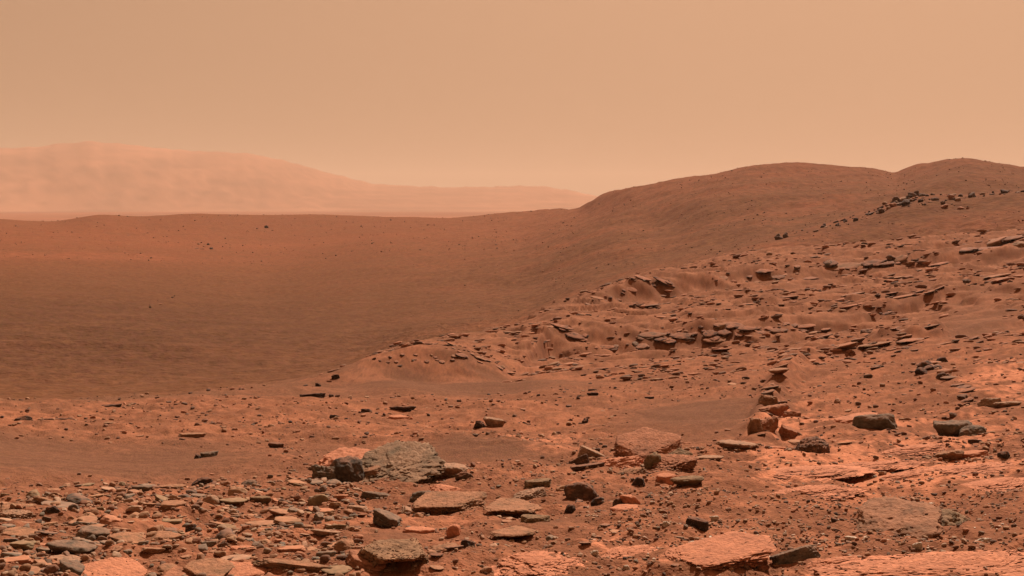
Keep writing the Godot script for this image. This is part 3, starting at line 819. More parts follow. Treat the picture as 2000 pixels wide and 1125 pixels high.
	rock("rock", "pale flat block beside the jagged rock at the far right edge", "rock", 24.527, 15.871, Vector3(0.269, 0.09, 0.188), "overhang", "pale", Vector3(0, -24.527, 0), 159)
	rock("rock", "orange rock over a dark triangular hollow in the orange jumble", "rock", 13.63, 16.294, Vector3(0.353, 0.23, 0.283), "overhang", "dusty", Vector3(0, 6.37, 10), 160)
	rock("rock", "tan angular rock at the top of the orange jumble", "rock", 13.263, 18.354, Vector3(0.346, 0.19, 0.277), "angular", "tan", Vector3(0, -13.263, -10), 161)
	rock("rock", "tan block with a black left face at the bottom of the orange jumble", "rock", 12.619, 13.378, Vector3(0.241, 0.203, 0.193), "angular", "tan", Vector3(0, 7.381, -8), 162)
	rock("rock", "orange block in the middle of the orange jumble", "rock", 13.335, 13.863, Vector3(0.236, 0.157, 0.189), "angular", "dusty", Vector3(0, 16.665, 0), 163)
	rock("slab", "orange splinter slab slanting down the right side of the orange jumble", "slab", 14.253, 13.959, Vector3(0.304, 0.145, 0.152), "slab", "dusty", Vector3(0, -49.253, -24), 164)
	rock("rock", "small orange block at the upper right of the orange jumble", "rock", 14.495, 15.931, Vector3(0.226, 0.105, 0.181), "angular", "dusty", Vector3(0, -14.495, 0), 165)
	rock("boulder", "big half buried round boulder with a rough flattened face, lower right", "boulder", 19.498, 7.056, Vector3(0.527, 0.112, 0.632), "face", "umber", Vector3(16, -23.498, -2), 166)
	rock("rock", "olive crumbling rock against the right side of the big half buried boulder", "rock", 21.707, 7.195, Vector3(0.253, 0.089, 0.303), "angular", "olive", Vector3(12, -41.707, -10), 167)
	rock("bedrock_ledge", "long orange bedrock ledge left of the dome rock's foot", "bedrock", 14.851, 10.099, Vector3(0.996, 0.05, 0.498), "plate", "orange", Vector3(4, -7.851, 2), 168)
	rock("bedrock_ledge", "orange bedrock ledge directly below the dome rock", "bedrock", 16.848, 10.747, Vector3(1.211, 0.05, 0.484), "plate", "orange", Vector3(4, -8.848, 3), 169)
	rock("bedrock_ledge", "bright orange bedrock patch left of the big half buried boulder", "bedrock", 15.375, 8.886, Vector3(0.629, 0.05, 0.44), "plate", "orange", Vector3(6, -10.375, 2), 170)
	rock("bedrock_ledge", "narrow orange ledge between the dome rock and the big boulder", "bedrock", 19.306, 10.043, Vector3(0.903, 0.05, 0.271), "plate", "orange", Vector3(4, -9.306, 4), 171)
	rock("bedrock_ledge", "smooth orange ledge under the barrel shaped boulder", "bedrock", 20.475, 11.994, Vector3(0.955, 0.051, 0.478), "plate", "orange", Vector3(4, -13.475, 4), 172)
	rock("bedrock_ledge", "pitted orange ledge below the undercut tan rock", "bedrock", 22.331, 10.302, Vector3(1.012, 0.05, 0.506), "plate", "orange", Vector3(4, -16.331, 3), 173)
	rock("bedrock_ledge", "orange ledge right of the big half buried boulder", "bedrock", 23.785, 8.937, Vector3(0.796, 0.05, 0.478), "plate", "orange", Vector3(5, -14.785, 5), 174)
	rock("slab", "arched tan slab with a black cavity under it at the bottom edge", "slab", -6.201, 6.036, Vector3(0.395, 0.087, 0.316), "arch", "tan", Vector3(10, 10.201, 3), 175)
	rock("slab", "smooth orange slab left of the arched tan slab at the bottom edge", "slab", -7.708, 5.997, Vector3(0.203, 0.052, 0.224), "slab", "dusty", Vector3(10, 7.708, -6), 176)
	rock("bedrock_plate", "pointed bright orange plate at the lower left corner", "bedrock", -20.584, 6.051, Vector3(0.37, 0.05, 0.351), "slab", "orange", Vector3(8, 30.584, -2), 177)
	rock("bedrock_plate", "bright orange plate with a dark lip at the bottom right of centre", "bedrock", 10.737, 6.121, Vector3(0.609, 0.05, 0.518), "slab", "orange", Vector3(7, 1.263, 6), 178)
	rock("slab", "dark wedge slab tilted up to the right, beside bright orange plate", "slab", 14.724, 6.127, Vector3(0.25, 0.06, 0.075), "slab", "grey", Vector3(-14, 11.276, 8), 179)
	rock("bedrock_plate", "broken orange plate in front of the black brick shaped stone", "bedrock", 6.302, 6.334, Vector3(0.395, 0.05, 0.335), "plate", "orange", Vector3(6, 3.698, 4), 180)
	rock("bedrock_plate", "low orange plate at the bottom edge right of the arched slab", "bedrock", 1.365, 6.094, Vector3(0.496, 0.05, 0.397), "plate", "orange", Vector3(6, -5.365, -2), 181)
	rock("bedrock_plate", "wide smooth orange sheet along the bottom right corner", "bedrock", 22.069, 5.755, Vector3(1.037, 0.05, 0.466), "plate", "orange", Vector3(5, -22.069, 0), 182)
	rock("bedrock_plate", "thin orange sheet at the bottom edge left of the corner sheet", "bedrock", 16.955, 6.013, Vector3(0.52, 0.05, 0.26), "plate", "orange", Vector3(5, -6.955, 4), 183)
	rock("slab", "grey slab with a black gap beneath, lower left corner", "slab", -22.346, 6.484, Vector3(0.231, 0.062, 0.15), "overhang", "grey", Vector3(6, 10.346, -6), 184)
	rock("slab", "pale plate in front of the gapped grey slab at lower left", "slab", -22.496, 6.295, Vector3(0.176, 0.03, 0.123), "slab", "pale", Vector3(8, 22.496, 0), 185)
	rock("slab", "grey tilted plate left of the pointed bright orange plate", "slab", -22.279, 6.048, Vector3(0.146, 0.041, 0.117), "slab", "grey", Vector3(4, -2.721, -12), 186)
	rock("slab", "square tan plate lying flat above the pointed bright orange plate", "slab", -19.389, 6.716, Vector3(0.206, 0.032, 0.206), "slab", "tan", Vector3(10, 49.389, 0), 187)
	rock("slab", "grey tan square plate left above the square tan plate", "slab", -21.225, 6.94, Vector3(0.16, 0.04, 0.16), "slab", "grey", Vector3(10, 36.225, 0), 188)
	rock("slab", "tan plate just right of the square tan plate", "slab", -17.872, 6.698, Vector3(0.181, 0.029, 0.163), "slab", "tan", Vector3(8, 7.872, 0), 189)
	rock("slab", "broad tan plate at the left edge of the stone litter", "slab", -24.705, 7.06, Vector3(0.203, 0.041, 0.182), "slab", "tan", Vector3(10, 29.705, 0), 190)
	rock("slab", "pale broken plate above the broad tan plate at the left edge", "slab", -24.729, 7.812, Vector3(0.217, 0.045, 0.152), "layered", "pale", Vector3(10, 9.729, 0), 191)
	rock("slab", "smooth tan plate uppermost at the left edge of the litter", "slab", -24.631, 8.1, Vector3(0.178, 0.039, 0.16), "slab", "tan", Vector3(12, 24.631, 6), 192)
	rock("stone", "small black stone standing out left of the tan plates", "stone", -22.998, 7.902, Vector3(0.084, 0.068, 0.067), "angular", "dark", Vector3(0, 22.998, 12), 193)
	rock("stone", "small black lump among tan plates, right of the litter's middle", "stone", -16.613, 7.321, Vector3(0.064, 0.057, 0.057), "boulder", "dark", Vector3(0, 16.613, 0), 194)
	rock("stone", "brown lump directly below the small black lump", "stone", -16.647, 6.923, Vector3(0.06, 0.04, 0.054), "boulder", "brown", Vector3(0, 16.647, 0), 195)
	rock("stone", "grey flat topped stone with a dark base at the litter's upper edge", "stone", -18.942, 9.132, Vector3(0.131, 0.061, 0.092), "overhang", "grey", Vector3(0, 18.942, 0), 196)
	rock("stone", "dark humped stone at the litter's upper edge", "stone", -15.916, 9.824, Vector3(0.178, 0.066, 0.125), "angular", "dark", Vector3(0, 5.916, 0), 197)
	rock("stone", "grey dusty stone right of the dark humped stone", "stone", -13.684, 9.816, Vector3(0.131, 0.084, 0.105), "boulder", "grey", Vector3(0, 13.684, 0), 198)
	rock("slab", "grey green flat stone with a shaded front in the upper litter", "slab", -13.083, 8.709, Vector3(0.142, 0.059, 0.1), "overhang", "olive", Vector3(4, 13.083, 0), 199)
	rock("stone", "pinkish oval stone in the upper litter", "stone", -15.587, 8.468, Vector3(0.138, 0.065, 0.097), "boulder", "pale", Vector3(0, 25.587, 0), 200)
	rock("stone", "smooth pale oval pebble in the middle of the litter", "stone", -14.555, 8.09, Vector3(0.101, 0.031, 0.061), "boulder", "pale", Vector3(0, 20.555, 0), 201)
	rock("slab", "tan curled slab in the upper litter below the dark humped stone", "slab", -17.371, 9.249, Vector3(0.221, 0.053, 0.111), "slab", "tan", Vector3(0, 23.371, 0), 202)
	rock("stone", "small tan humped stone with a dark base in the middle of the litter", "stone", -10.761, 7.241, Vector3(0.091, 0.049, 0.073), "overhang", "tan", Vector3(0, 10.761, 0), 203)
	rock("slab", "long pale thin slab with a wavy dark underside in the litter", "slab", -9.816, 6.96, Vector3(0.155, 0.037, 0.078), "overhang", "pale", Vector3(0, 1.816, -4), 204)
	rock("slab", "tan chunky slab at the litter's lower right end", "slab", -8.764, 6.441, Vector3(0.138, 0.05, 0.11), "angular", "tan", Vector3(10, -11.236, 0), 205)
	rock("slab", "long thin ridge of tan rock at the bottom edge left of the arched slab", "ledge", -11.58, 5.964, Vector3(0.35, 0.029, 0.087), "slab", "tan", Vector3(0, -0.42, -4), 206)
	rock("slab", "flat orange plate in the middle of the lower litter", "slab", -14.099, 6.569, Vector3(0.134, 0.025, 0.107), "slab", "orange", Vector3(6, 4.099, 0), 207)
	rock("slab", "greyish broad flat stone at the upper left of the litter", "slab", -23.486, 8.511, Vector3(0.13, 0.057, 0.117), "boulder", "tan", Vector3(0, 23.486, 0), 208)
	rock("stone", "white elongated stone tilted up among pebbles at right", "stone", 23.577, 6.567, Vector3(0.102, 0.038, 0.041), "angular", "white", Vector3(0, 4.423, 10), 209)
	rock("stone", "pale forked stone above the white elongated stone", "stone", 24.244, 7.032, Vector3(0.081, 0.041, 0.049), "angular", "white", Vector3(0, -34.244, 0), 210)
	rock("stone", "bright round pebble below the big half buried boulder", "stone", 20.647, 6.239, Vector3(0.054, 0.039, 0.049), "boulder", "white", Vector3(0, -20.647, 0), 211)
	rock("stone", "bright flat pebble left below the big half buried boulder", "stone", 17.521, 6.622, Vector3(0.077, 0.026, 0.046), "boulder", "white", Vector3(0, -17.521, 0), 212)
	rock("stone", "white round pebble left of the black brick shaped stone", "stone", 8.167, 7.001, Vector3(0.048, 0.037, 0.043), "boulder", "white", Vector3(0, -8.167, 0), 213)
	rock("stone", "white pebble on the broken orange plate", "stone", 4.408, 6.36, Vector3(0.056, 0.031, 0.039), "angular", "white", Vector3(0, -4.408, 0), 214)
	rock("stone", "pale grey pebble at the bottom edge below the broken orange plate", "stone", 6.091, 6.014, Vector3(0.041, 0.032, 0.037), "boulder", "white", Vector3(0, -6.091, 0), 215)
	rock("stone", "grey round pebble in front of the black brick shaped stone", "stone", 10.191, 6.574, Vector3(0.064, 0.051, 0.057), "boulder", "grey", Vector3(0, -10.191, 0), 216)
	rock("stone", "pale pebble right of the black brick shaped stone", "stone", 10.654, 7.231, Vector3(0.056, 0.039, 0.05), "boulder", "white", Vector3(0, -10.654, 0), 217)
	rock("slab", "long black flat rock at the far left crest of the field", "slab", -22.775, 16.573, Vector3(0.422, 0.086, 0.169), "slab", "dark", Vector3(0, 22.775, 0), 218)
	rock("slab", "black forked flat rock left of the long black flat rock", "slab", -24.238, 15.663, Vector3(0.281, 0.081, 0.141), "angular", "dark", Vector3(0, 24.238, 4), 219)
	rock("slab", "black slanting flat rock on the left skyline of the field", "slab", -20.276, 20.309, Vector3(0.383, 0.086, 0.172), "slab", "dark", Vector3(0, 36.276, 6), 220)
	rock("slab", "long black rock with a thick right end on the crest", "slab", -10.359, 21.143, Vector3(0.479, 0.1, 0.191), "slab", "dark", Vector3(0, 16.359, 5), 221)
	rock("slab", "black lens shaped rock alone on the sand at the crest", "slab", -5.759, 20.074, Vector3(0.417, 0.114, 0.188), "overhang", "dark", Vector3(0, 5.759, 3), 222)
	rock("stone", "small black pointed rock on the sand slope below the rubble mound", "stone", -9.218, 27.257, Vector3(0.231, 0.116, 0.116), "angular", "dark", Vector3(0, 29.218, 12), 223)
	rock("stone", "tiny black rock left of the small black pointed rock", "stone", -10.085, 26.495, Vector3(0.15, 0.087, 0.09), "angular", "dark", Vector3(0, 10.085, 0), 224)
	rock("stone", "small black rock below the long thick ended black rock", "stone", -9.243, 17.148, Vector3(0.162, 0.073, 0.097), "angular", "dark", Vector3(0, 9.243, 0), 225)
	rock("stone", "small dark rock between the two long black crest rocks", "stone", -7.625, 19.25, Vector3(0.182, 0.064, 0.091), "angular", "dark", Vector3(0, 7.625, 0), 226)
	rock("rock", "pale topped dark rock, larger of a pair on the middle field", "rock", -0.919, 16.59, Vector3(0.298, 0.173, 0.209), "overhang", "pale", Vector3(0, 0.919, -4), 227)
	rock("rock", "ragged dark rock, smaller of a pair on the middle field", "rock", -1.676, 16.365, Vector3(0.202, 0.124, 0.141), "angular", "dark", Vector3(0, 1.676, 0), 228)
	rock("stone", "upper of two stacked looking black stones on the far sand", "stone", 4.228, 23.799, Vector3(0.202, 0.101, 0.121), "slab", "dark", Vector3(0, -4.228, 0), 229)
	rock("stone", "lower of two stacked looking black stones on the far sand", "stone", 4.256, 22.063, Vector3(0.208, 0.094, 0.125), "overhang", "dark", Vector3(0, -4.256, 0), 230)
	rock("stone", "small dark stone right of the two black stones on the far sand", "stone", 7.194, 22.227, Vector3(0.189, 0.063, 0.094), "slab", "dark", Vector3(0, -13.194, 0), 231)
	rock("stone", "small dark topped stone on the left field", "stone", -12.265, 12.767, Vector3(0.146, 0.079, 0.102), "overhang", "brown", Vector3(0, 12.265, 0), 232)
	rock("stone", "grey striped stone on the left field", "stone", -15.586, 12.172, Vector3(0.174, 0.069, 0.104), "layered", "grey", Vector3(0, 25.586, 8), 233)
	rock("stone", "dark little stone left of the grey striped stone", "stone", -16.189, 12.058, Vector3(0.08, 0.057, 0.064), "angular", "dark", Vector3(0, 16.189, 0), 234)
	rock("slab", "tan low ledge stone on the left field above the grey striped stone", "slab", -16.42, 14.127, Vector3(0.308, 0.054, 0.154), "slab", "tan", Vector3(0, 22.42, 0), 235)
	rock("stone", "tan flat stone left of the pair of dark rocks on the middle field", "slab", -5.924, 17.348, Vector3(0.41, 0.074, 0.246), "slab", "orange", Vector3(5, 5.924, 0), 236)
	rock("stone", "lone dark cube like stone on the middle field", "stone", 3.832, 17.014, Vector3(0.113, 0.089, 0.102), "angular", "dark", Vector3(0, -3.832, 0), 237)
	var plate := thing("bedrock_plate", "cracked tan bedrock plate of several pieces along the bottom edge", "bedrock", -15.578, 6.027)
	piece(plate, "plate_piece", -17.161, 5.984, Vector3(0.174, 0.035, 0.209), "slab", "dusty", Vector3(8, 20, 0), 301)
	piece(plate, "plate_piece", -15.578, 5.996, Vector3(0.261, 0.041, 0.287), "slab", "tan", Vector3(8, -8, 0), 302)
	piece(plate, "plate_piece", -13.97, 5.961, Vector3(0.261, 0.035, 0.235), "slab", "orange", Vector3(8, 10, 0), 303)
	piece(plate, "plate_piece", -17.701, 6.107, Vector3(0.13, 0.029, 0.104), "slab", "tan", Vector3(8, 0, 0), 304)


func outcrops() -> void:
	outcrop("dark blocky outcrop at the left end of the slope's middle ledges", Vector2(1.665, 42.756), Vector2(3.705, 41.909), 22, 0.316, Vector2(0.187, 0.167), "dark", 501)
	outcrop("dark jagged outcrop on the crest at the left shoulder of the slope", Vector2(6.348, 60.07), Vector2(8.299, 61.284), 14, 0.396, Vector2(0.112, 0.242), "dark", 502)
	outcrop("jagged rocks stepping down left from the shoulder crest", Vector2(3.617, 53.491), Vector2(6.272, 59.591), 12, 0.264, Vector2(0.094, 0.228), "dark", 503)
	outcrop("dark ledge of overhanging slabs across the slope's middle", Vector2(7.009, 41.909), Vector2(11.661, 42.415), 28, 0.374, Vector2(0.225, 0.502), "dark", 504)
	outcrop("broken ledge continuing right from the overhanging slabs", Vector2(11.661, 42.415), Vector2(15.96, 43.446), 24, 0.28, Vector2(0.187, 0.512), "brown", 505)
	outcrop("small dark ledge stones on the crest left of the long slab row", Vector2(11.092, 73.37), Vector2(13.64, 72.785), 9, 0.443, Vector2(0.094, 2.018), "dark", 506)
	outcrop("long dark slab row below the crest", Vector2(15.95, 66.654), Vector2(17.25, 66.921), 5, 0.872, Vector2(0.056, 0.267), "dark", 507)
	outcrop("jumbled dark slabs right of the long slab row", Vector2(17.665, 66.654), Vector2(19.892, 66.388), 11, 0.621, Vector2(0.131, 0.795), "dark", 508)
	outcrop("long flat black slabs on the crest near the right edge", Vector2(22.039, 68.546), Vector2(25.217, 67.189), 10, 1.013, Vector2(0.131, 1.341), "dark", 509)
	outcrop("thin ledge of dark stones across the upper right slope", Vector2(16.305, 50.376), Vector2(21.339, 45.219), 16, 0.379, Vector2(0.112, 0.932), "dark", 510)
	outcrop("slanting dark ledge at the right edge of the slope", Vector2(22.317, 47.632), Vector2(25.155, 48.595), 7, 0.494, Vector2(0.112, 1.684), "dark", 511)
	outcrop("dark streaked rocks on the upper middle slope", Vector2(10.905, 62.522), Vector2(14.684, 52.853), 14, 0.377, Vector2(0.187, 4.09), "brown", 512)
	outcrop("dark rock cluster beside the smooth sand patch", Vector2(20.714, 32.057), Vector2(21.551, 32.574), 8, 0.226, Vector2(0.112, 1.018), "grey", 513)
	outcrop("black shadowed rock pile above the stony line at right", Vector2(20.494, 23.371), Vector2(21.589, 24.131), 16, 0.288, Vector2(0.225, 1.293), "dark", 514)
	outcrop("stony line running down right from the black rock pile", Vector2(21.558, 21.661), Vector2(22.981, 16.836), 18, 0.198, Vector2(0.187, 0.744), "brown", 515)
	outcrop("slanting slabs left of the black rock pile", Vector2(17.977, 24.131), Vector2(19.929, 27.981), 9, 0.219, Vector2(0.168, 1.116), "brown", 516)
	outcrop("line of broken rocks along the left edge of the orange ground", Vector2(14.432, 34.039), Vector2(13.389, 18.607), 26, 0.319, Vector2(0.225, 1.496), "tan", 517)
	outcrop("loose dark rocks on the slope's lower left", Vector2(2.152, 38.842), Vector2(9.084, 28.546), 22, 0.173, Vector2(0.412, 4.043), "dark", 518)
	outcrop("scattered dark rocks on the middle slope", Vector2(7.995, 55.01), Vector2(16.66, 59.354), 24, 0.293, Vector2(0.412, 6.862), "brown", 519)
	outcrop("scattered stones on the right slope", Vector2(14.73, 36.434), Vector2(24.713, 25.016), 26, 0.158, Vector2(0.561, 3.687), "brown", 520)
	outcrop("rubble along the crest of the mound", Vector2(-6.537, 32.444), Vector2(-2.687, 31.047), 20, 0.178, Vector2(0.094, 0.12), "dark", 521)
	outcrop("rubble on the right flank of the mound", Vector2(-3.225, 30.07), Vector2(0, 30.554), 20, 0.17, Vector2(0.187, 0.475), "dark", 522)
	outcrop("rubble on the front of the mound", Vector2(-7.232, 28.89), Vector2(-2.69, 29.711), 16, 0.137, Vector2(0.131, 0.233), "brown", 523)
	outcrop("jagged dark rocks crowning the far ridge at right", Vector2(18.566, 126.914), Vector2(20.446, 129.997), 48, 0.779, Vector2(0.281, 5.972), "dark", 524)
	outcrop("low dark rocks along the far ridge's right end", Vector2(20.514, 131.566), Vector2(25.037, 124.9), 30, 0.718, Vector2(0.131, 4.045), "dark", 525)
	outcrop("line of rocks along the far ridge's lower left part", Vector2(15.736, 123.41), Vector2(18.472, 126.408), 32, 0.583, Vector2(0.168, 4.434), "dark", 526)
	outcrop("dark rocks below the crown of the far ridge", Vector2(19.348, 126.408), Vector2(22.483, 120.966), 32, 0.635, Vector2(0.206, 3.38), "dark", 527)
	outcrop("broken rib of rock climbing right from the line of broken rocks", Vector2(14.535, 32.967), Vector2(20.616, 33.232), 30, 0.386, Vector2(0.225, 2.452), "brown", 528)
	outcrop("blocks heaped at the lower end of the line of broken rocks", Vector2(13.971, 19.289), Vector2(12.769, 13.95), 14, 0.209, Vector2(0.225, 1.217), "tan", 529)
	outcrop("small cluster of dark rocks on the far wall of the valley", Vector2(-16.177, 317.193), Vector2(-14.635, 334.124), 12, 0.759, Vector2(0.112, 14.042), "dark", 530)
	outcrop("faint rocks on the valley floor left of the middle", Vector2(-18.388, 141.389), Vector2(-17.037, 164.599), 10, 0.357, Vector2(0.094, 4.804), "brown", 531)
	outcrop("tiny dark rocks near the valley's far rim", Vector2(-13.618, 406.471), Vector2(-11.966, 421.37), 5, 1.158, Vector2(0.075, 9.834), "dark", 532)
	outcrop("few dark rocks at the far ridge's lowest end", Vector2(13.121, 122.427), Vector2(15.615, 121.451), 10, 0.626, Vector2(0.094, 3.367), "brown", 533)
	outcrop("ledge fragments low on the slope left of the slope's middle", Vector2(3.761, 41.08), Vector2(7.01, 41.909), 9, 0.271, Vector2(0.112, 0.165), "brown", 534)
	outcrop("small ledge bits at the foot of the slope's left end", Vector2(3.23, 30.554), Vector2(8.286, 35.856), 12, 0.186, Vector2(0.15, 2.068), "dark", 535)
	outcrop("ledge fragments in the middle of the lower slope", Vector2(9.336, 37.022), Vector2(13.213, 35.57), 11, 0.237, Vector2(0.15, 2.25), "brown", 536)
	outcrop("short slabs above the slope's middle ledge", Vector2(8.791, 44.501), Vector2(11.951, 47.253), 10, 0.3, Vector2(0.112, 1.077), "dark", 537)
	outcrop("short slabs under the small crest ledge stones", Vector2(11.876, 64.813), Vector2(15.659, 65.859), 12, 0.427, Vector2(0.131, 1.045), "brown", 538)
	outcrop("short dark slabs on the upper right slope", Vector2(18.118, 59.591), Vector2(21.703, 59.591), 12, 0.445, Vector2(0.131, 3.232), "dark", 539)
	outcrop("slab fragments right of the broken middle ledge", Vector2(14.843, 42.585), Vector2(18.169, 40.59), 10, 0.291, Vector2(0.131, 1.84), "dark", 540)
	outcrop("slab fragments above the line of broken rocks", Vector2(15.744, 29.356), Vector2(17.905, 30.19), 7, 0.208, Vector2(0.131, 1.17), "brown", 541)
	outcrop("slab fragments at the right edge below the smooth sand patch", Vector2(22.894, 29.592), Vector2(25.126, 29.949), 7, 0.222, Vector2(0.131, 1.051), "brown", 542)
	outcrop("slab fragments at the right edge above the stony line", Vector2(22.808, 24.228), Vector2(25.069, 21.488), 7, 0.171, Vector2(0.15, 0.716), "tan", 543)
	outcrop("broken slabs under the thin upper right ledge", Vector2(16.19, 46.503), Vector2(19.832, 43.795), 11, 0.316, Vector2(0.15, 0.537), "dark", 544)
	outcrop("broken slabs under the shoulder crest of the slope", Vector2(6.28, 54.571), Vector2(8.912, 56.346), 9, 0.336, Vector2(0.112, 1.977), "brown", 545)


# ---------------------------------------------------------------- loose stones
func is_free(p: Vector3, reach: float) -> bool:
	for t in taken:
		var dx := t.x - p.x
		var dz := t.y - p.z
		var w := t.z + reach
		if dx * dx + dz * dz < w * w:
			return false
	return true


# a stone's look and the side of the nearest named rock on which it lies
func singled_out(look: String, p: Vector3, place: String) -> String:
	var sorted := anchors.duplicate()
	sorted.sort_custom(func(m, n): return m[0].distance_squared_to(p) < n[0].distance_squared_to(p))
	for a in sorted.slice(0, 3):
		var off: Vector3 = p - a[0]
		var side := ("right of" if off.x > 0.0 else "left of") if absf(off.x) > absf(off.z) * 0.6 else ("in front of" if off.z > 0.0 else "behind")
		var label := "%s lying %s the %s" % [look, side, a[1]]
		if not used.has(label):
			used[label] = 0
			return label
	return look + " lying loose " + place


func litter() -> void:
	var shapes := ["slab", "angular", "overhang", "boulder", "slab"]
	var words := {"slab": "flat", "angular": "angular", "overhang": "undercut", "boulder": "rounded"}
	var pool := {}
	for tone: String in TONE:
		for k in shapes.size():
			pool[tone + str(k)] = rock_mesh(Vector3(1.1, 1.1, 1.1), shapes[k], TONE[tone], DUSTED[tone], Basis(), 900 + k * 17 + tone.length() * 3, 3)
	# bearing range, distance range, how many, size range (m), tones, place, group
	var fields := [
		[-25.5, -9.0, 5.9, 9.6, 235, 0.05, 0.21, ["tan", "dusty", "pale", "grey", "tan", "umber", "slate", "olive", "umber", "grey"], "in the dense stone litter at lower left", "stones of the dense litter at lower left"],
		[-9.0, 5.0, 5.9, 10.0, 48, 0.04, 0.12, ["tan", "pale", "grey", "brown", "umber", "dark"], "between the plates at the bottom centre", "stones between the plates at the bottom centre"],
		[5.0, 25.5, 5.9, 10.5, 40, 0.03, 0.08, ["pale", "brown", "dark", "grey", "tan"], "on the gravel at lower right", "stones on the gravel at lower right"],
		[-25.5, 9.0, 12.5, 22.5, 55, 0.05, 0.16, ["dark", "brown", "tan", "umber", "umber"], "on the open field behind the litter", "stones on the open field behind the litter"],
		[9.0, 25.5, 12.0, 26.0, 60, 0.06, 0.19, ["dark", "brown", "tan", "dusty", "umber"], "on the orange rise at right", "stones on the orange rise at right"],
	]
	var r := RandomNumberGenerator.new()
	r.seed = 77
	for f in fields:
		var made := 0
		for attempt in 4000:
			if made >= f[4]:
				break
			var b := r.randf_range(f[0], f[1])
			var d := exp(r.randf_range(log(f[2]), log(f[3])))
			if f[2] < 6.0 and f[1] < 0.0 and d > 9.35 + (b + 25.0) * 0.075:
				continue
			var big: float = lerpf(f[5], f[6], pow(r.randf(), 1.7)) * (0.6 + 0.4 * d / f[3])
			var p := spot(b, d)
			if sand(b, d, 0.0) > 0.45 or not is_free(p, big * 0.5):
				continue
			var k := r.randi() % shapes.size()
			var tone: String = f[7][r.randi() % f[7].size()]
			var o := MeshInstance3D.new()
			o.name = numbered("flat_stone" if k in [0, 2, 4] else "stone")
			o.mesh = pool[tone + str(k)]
			o.material_override = pebble_material
			var tall := 0.21 if k in [0, 2, 4] else 0.46
			var dim := Vector3(big, big * tall * r.randf_range(0.7, 1.3), big * r.randf_range(0.6, 0.95))
			var turn := Vector3(r.randf_range(-6, 14), r.randf() * 360.0 if k != 2 else -b + r.randf_range(-40, 40), r.randf_range(-10, 10))
			var t := lie(b, d, dim, "slab", turn)
			t.origin.y -= dim.y * 0.12
			t.basis = t.basis * Basis.from_scale(Vector3(dim.x, dim.y * 1.4, dim.z))
			o.transform = t
			tag(o, singled_out("%s %s %s stone" % ["small" if big < lerpf(f[5], f[6], 0.3) else "larger", words[shapes[k]], tone], p, f[8]), "flat stone" if k in [0, 2, 4] else "stone", f[9])
			add_child(o, true)
			taken.append(Vector3(p.x, p.z, big * 0.4))
			made += 1


func swarm(called: String, label: String, category: String, mesh: ArrayMesh, where: Array[Transform3D], tint: PackedColorArray) -> void:
	var mm := MultiMesh.new()
	mm.transform_format = MultiMesh.TRANSFORM_3D
	mm.use_colors = true
	mm.mesh = mesh
	mm.instance_count = where.size()
	for i in where.size():
		mm.set_instance_transform(i, where[i])
		mm.set_instance_color(i, tint[i])
	var o := MultiMeshInstance3D.new()
	o.name = numbered(called)
	o.multimesh = mm
	o.material_override = pebble_material
	o.set_meta("kind", "stuff")
	tag(o, label, category)
	add_child(o, true)


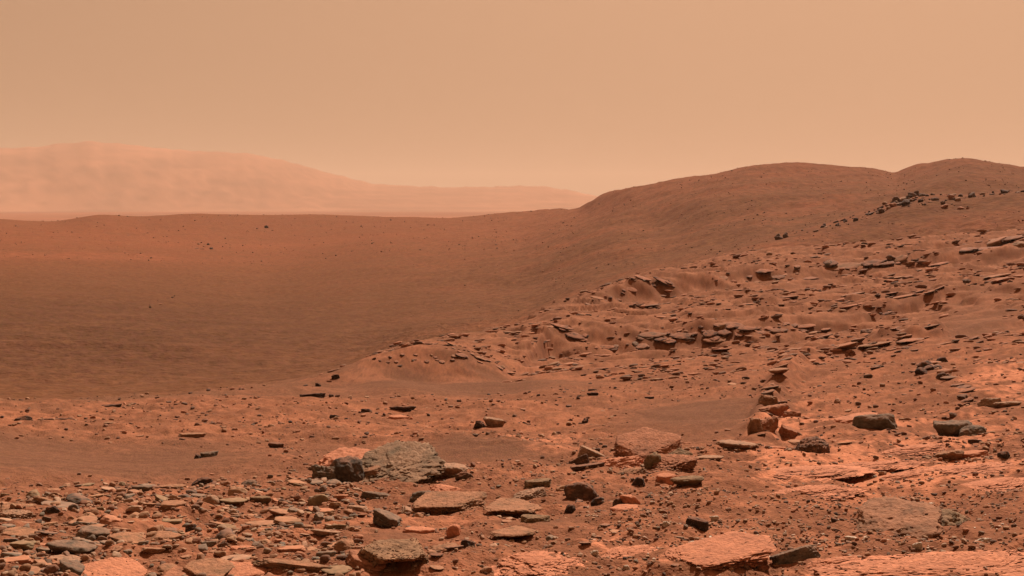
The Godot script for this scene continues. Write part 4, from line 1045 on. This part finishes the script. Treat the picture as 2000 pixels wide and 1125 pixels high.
func pebbles() -> void:
	var r := RandomNumberGenerator.new()
	r.seed = 5
	# bearing range, distance range, how many, size range in metres at the near end, growth with distance, tones, name, label
	var fields := [
		[-28.0, 28.0, 5.0, 13.0, 16000, 0.008, 0.035, 0.55, ["tan", "brown", "tan", "pale", "grey", "dusty"], "pebbles", "fine pebbles strewn over the foreground soil"],
		[-27.0, -8.0, 5.4, 9.8, 2600, 0.02, 0.07, 0.3, ["tan", "tan", "pale", "brown", "grey", "dusty"], "gravel", "coarse gravel between the stones at lower left"],
		[4.0, 28.0, 5.2, 9.0, 2400, 0.012, 0.034, 0.4, ["pale", "white", "brown", "tan", "grey", "dark"], "gravel", "pale and dark gravel below the big half buried boulder"],
		[-28.0, 28.0, 11.0, 27.0, 6500, 0.018, 0.07, 0.6, ["brown", "tan", "dark", "dusty", "tan"], "gravel", "gravel on the open field and the orange rise"],
		[-10.0, 28.0, 27.0, 92.0, 9000, 0.05, 0.20, 0.7, ["brown", "dusty", "umber", "dusty", "brown"], "rubble", "small rubble covering the rocky slope at right"],
		[-10.0, 28.0, 95.0, 330.0, 6000, 0.10, 0.24, 0.7, ["brown", "dusty", "tan", "brown"], "rubble", "specks of rubble on the smooth hill behind"],
		[-27.0, 6.0, 250.0, 540.0, 1600, 0.2, 0.6, 0.6, ["brown", "dark", "dusty"], "rubble", "specks of rubble along the valley's far rim"],
	]
	for f in fields:
		var shapes := ["angular", "boulder", "slab"] if f[2] != 27.0 else ["angular", "overhang", "slab"]
		var where: Array[Array] = [[], [], []]
		var tint: Array[PackedColorArray] = [PackedColorArray(), PackedColorArray(), PackedColorArray()]
		for k in f[4]:
			var b := r.randf_range(f[0], f[1])
			var d := exp(r.randf_range(log(f[2]), log(f[3])))
			if f[9] == "gravel" and f[1] < 0.0 and d > 9.3 + (b + 25.0) * 0.075:
				continue
			if f[2] == 27.0 or f[2] == 95.0:
				# keep each to its own side of the seam between slope and hill
				var i := clampi(int((b + B_MAX) / STEP_B), 0, N_B - 1)
				if (log(d) < seam[i]) != (f[2] == 27.0) or f[2] == 95.0 and r.randf() > smoothstep(-9.0, 9.0, b):
					continue
			var a := deg_to_rad(b)
			var clump := noise.get_noise_2d(b * 0.32, log(d) * 9.0) if f[2] >= 27.0 else noise.get_noise_2d(sin(a) * 5.0, -log(d) * 8.0)
			if sand(b, d, 0.0) > r.randf_range(0.1, 0.75) or clump < (r.randf_range(-0.9, 0.25) if f[2] < 27.0 else r.randf_range(-0.25, 0.3)):
				continue
			var big: float = lerpf(f[5], f[6], pow(r.randf(), 3.0)) * lerpf(1.0, d / f[2], f[7])
			var p := spot(b, d)
			p.y += big * 0.12
			var kind := r.randi() % 3
			var tall := r.randf_range(0.45, 0.8) if kind != 2 else r.randf_range(0.25, 0.4)
			var turned := Basis.from_euler(Vector3(r.randf_range(-0.2, 0.2), r.randf() * TAU, r.randf_range(-0.2, 0.2)))
			var wide := 1.0
			if f[2] == 27.0:
				# broken beds lie along the slope and face downhill
				wide = r.randf_range(1.1, 1.9)
				turned = Basis.from_euler(Vector3(r.randf_range(-0.1, 0.15), deg_to_rad(-b) + r.randf_range(-0.6, 0.6), r.randf_range(-0.05, 0.3)))
			where[kind].append(Transform3D(turned * Basis.from_scale(Vector3(big * wide, big * tall, big * r.randf_range(0.6, 1.0))), p))
			var t: Vector3 = TONE[f[8][r.randi() % f[8].size()]] * r.randf_range(0.75, 1.2)
			t = t.lerp(DUST * 0.8, r.randf_range(0.0, 0.55))
			tint[kind].append(Color(t.x, t.y, t.z))
		for kind in 3:
			var ts: Array[Transform3D] = []
			ts.assign(where[kind])
			var word: String = ["angular", "rounded" if f[2] != 27.0 else "undercut", "flat"][kind]
			swarm(f[9], word + " " + f[10], f[9], rock_mesh(Vector3.ONE, shapes[kind], Vector3.ONE * 0.9, 0.0, Basis(), 40 + kind, 2 if f[2] < 12.0 else 1), ts, tint[kind])
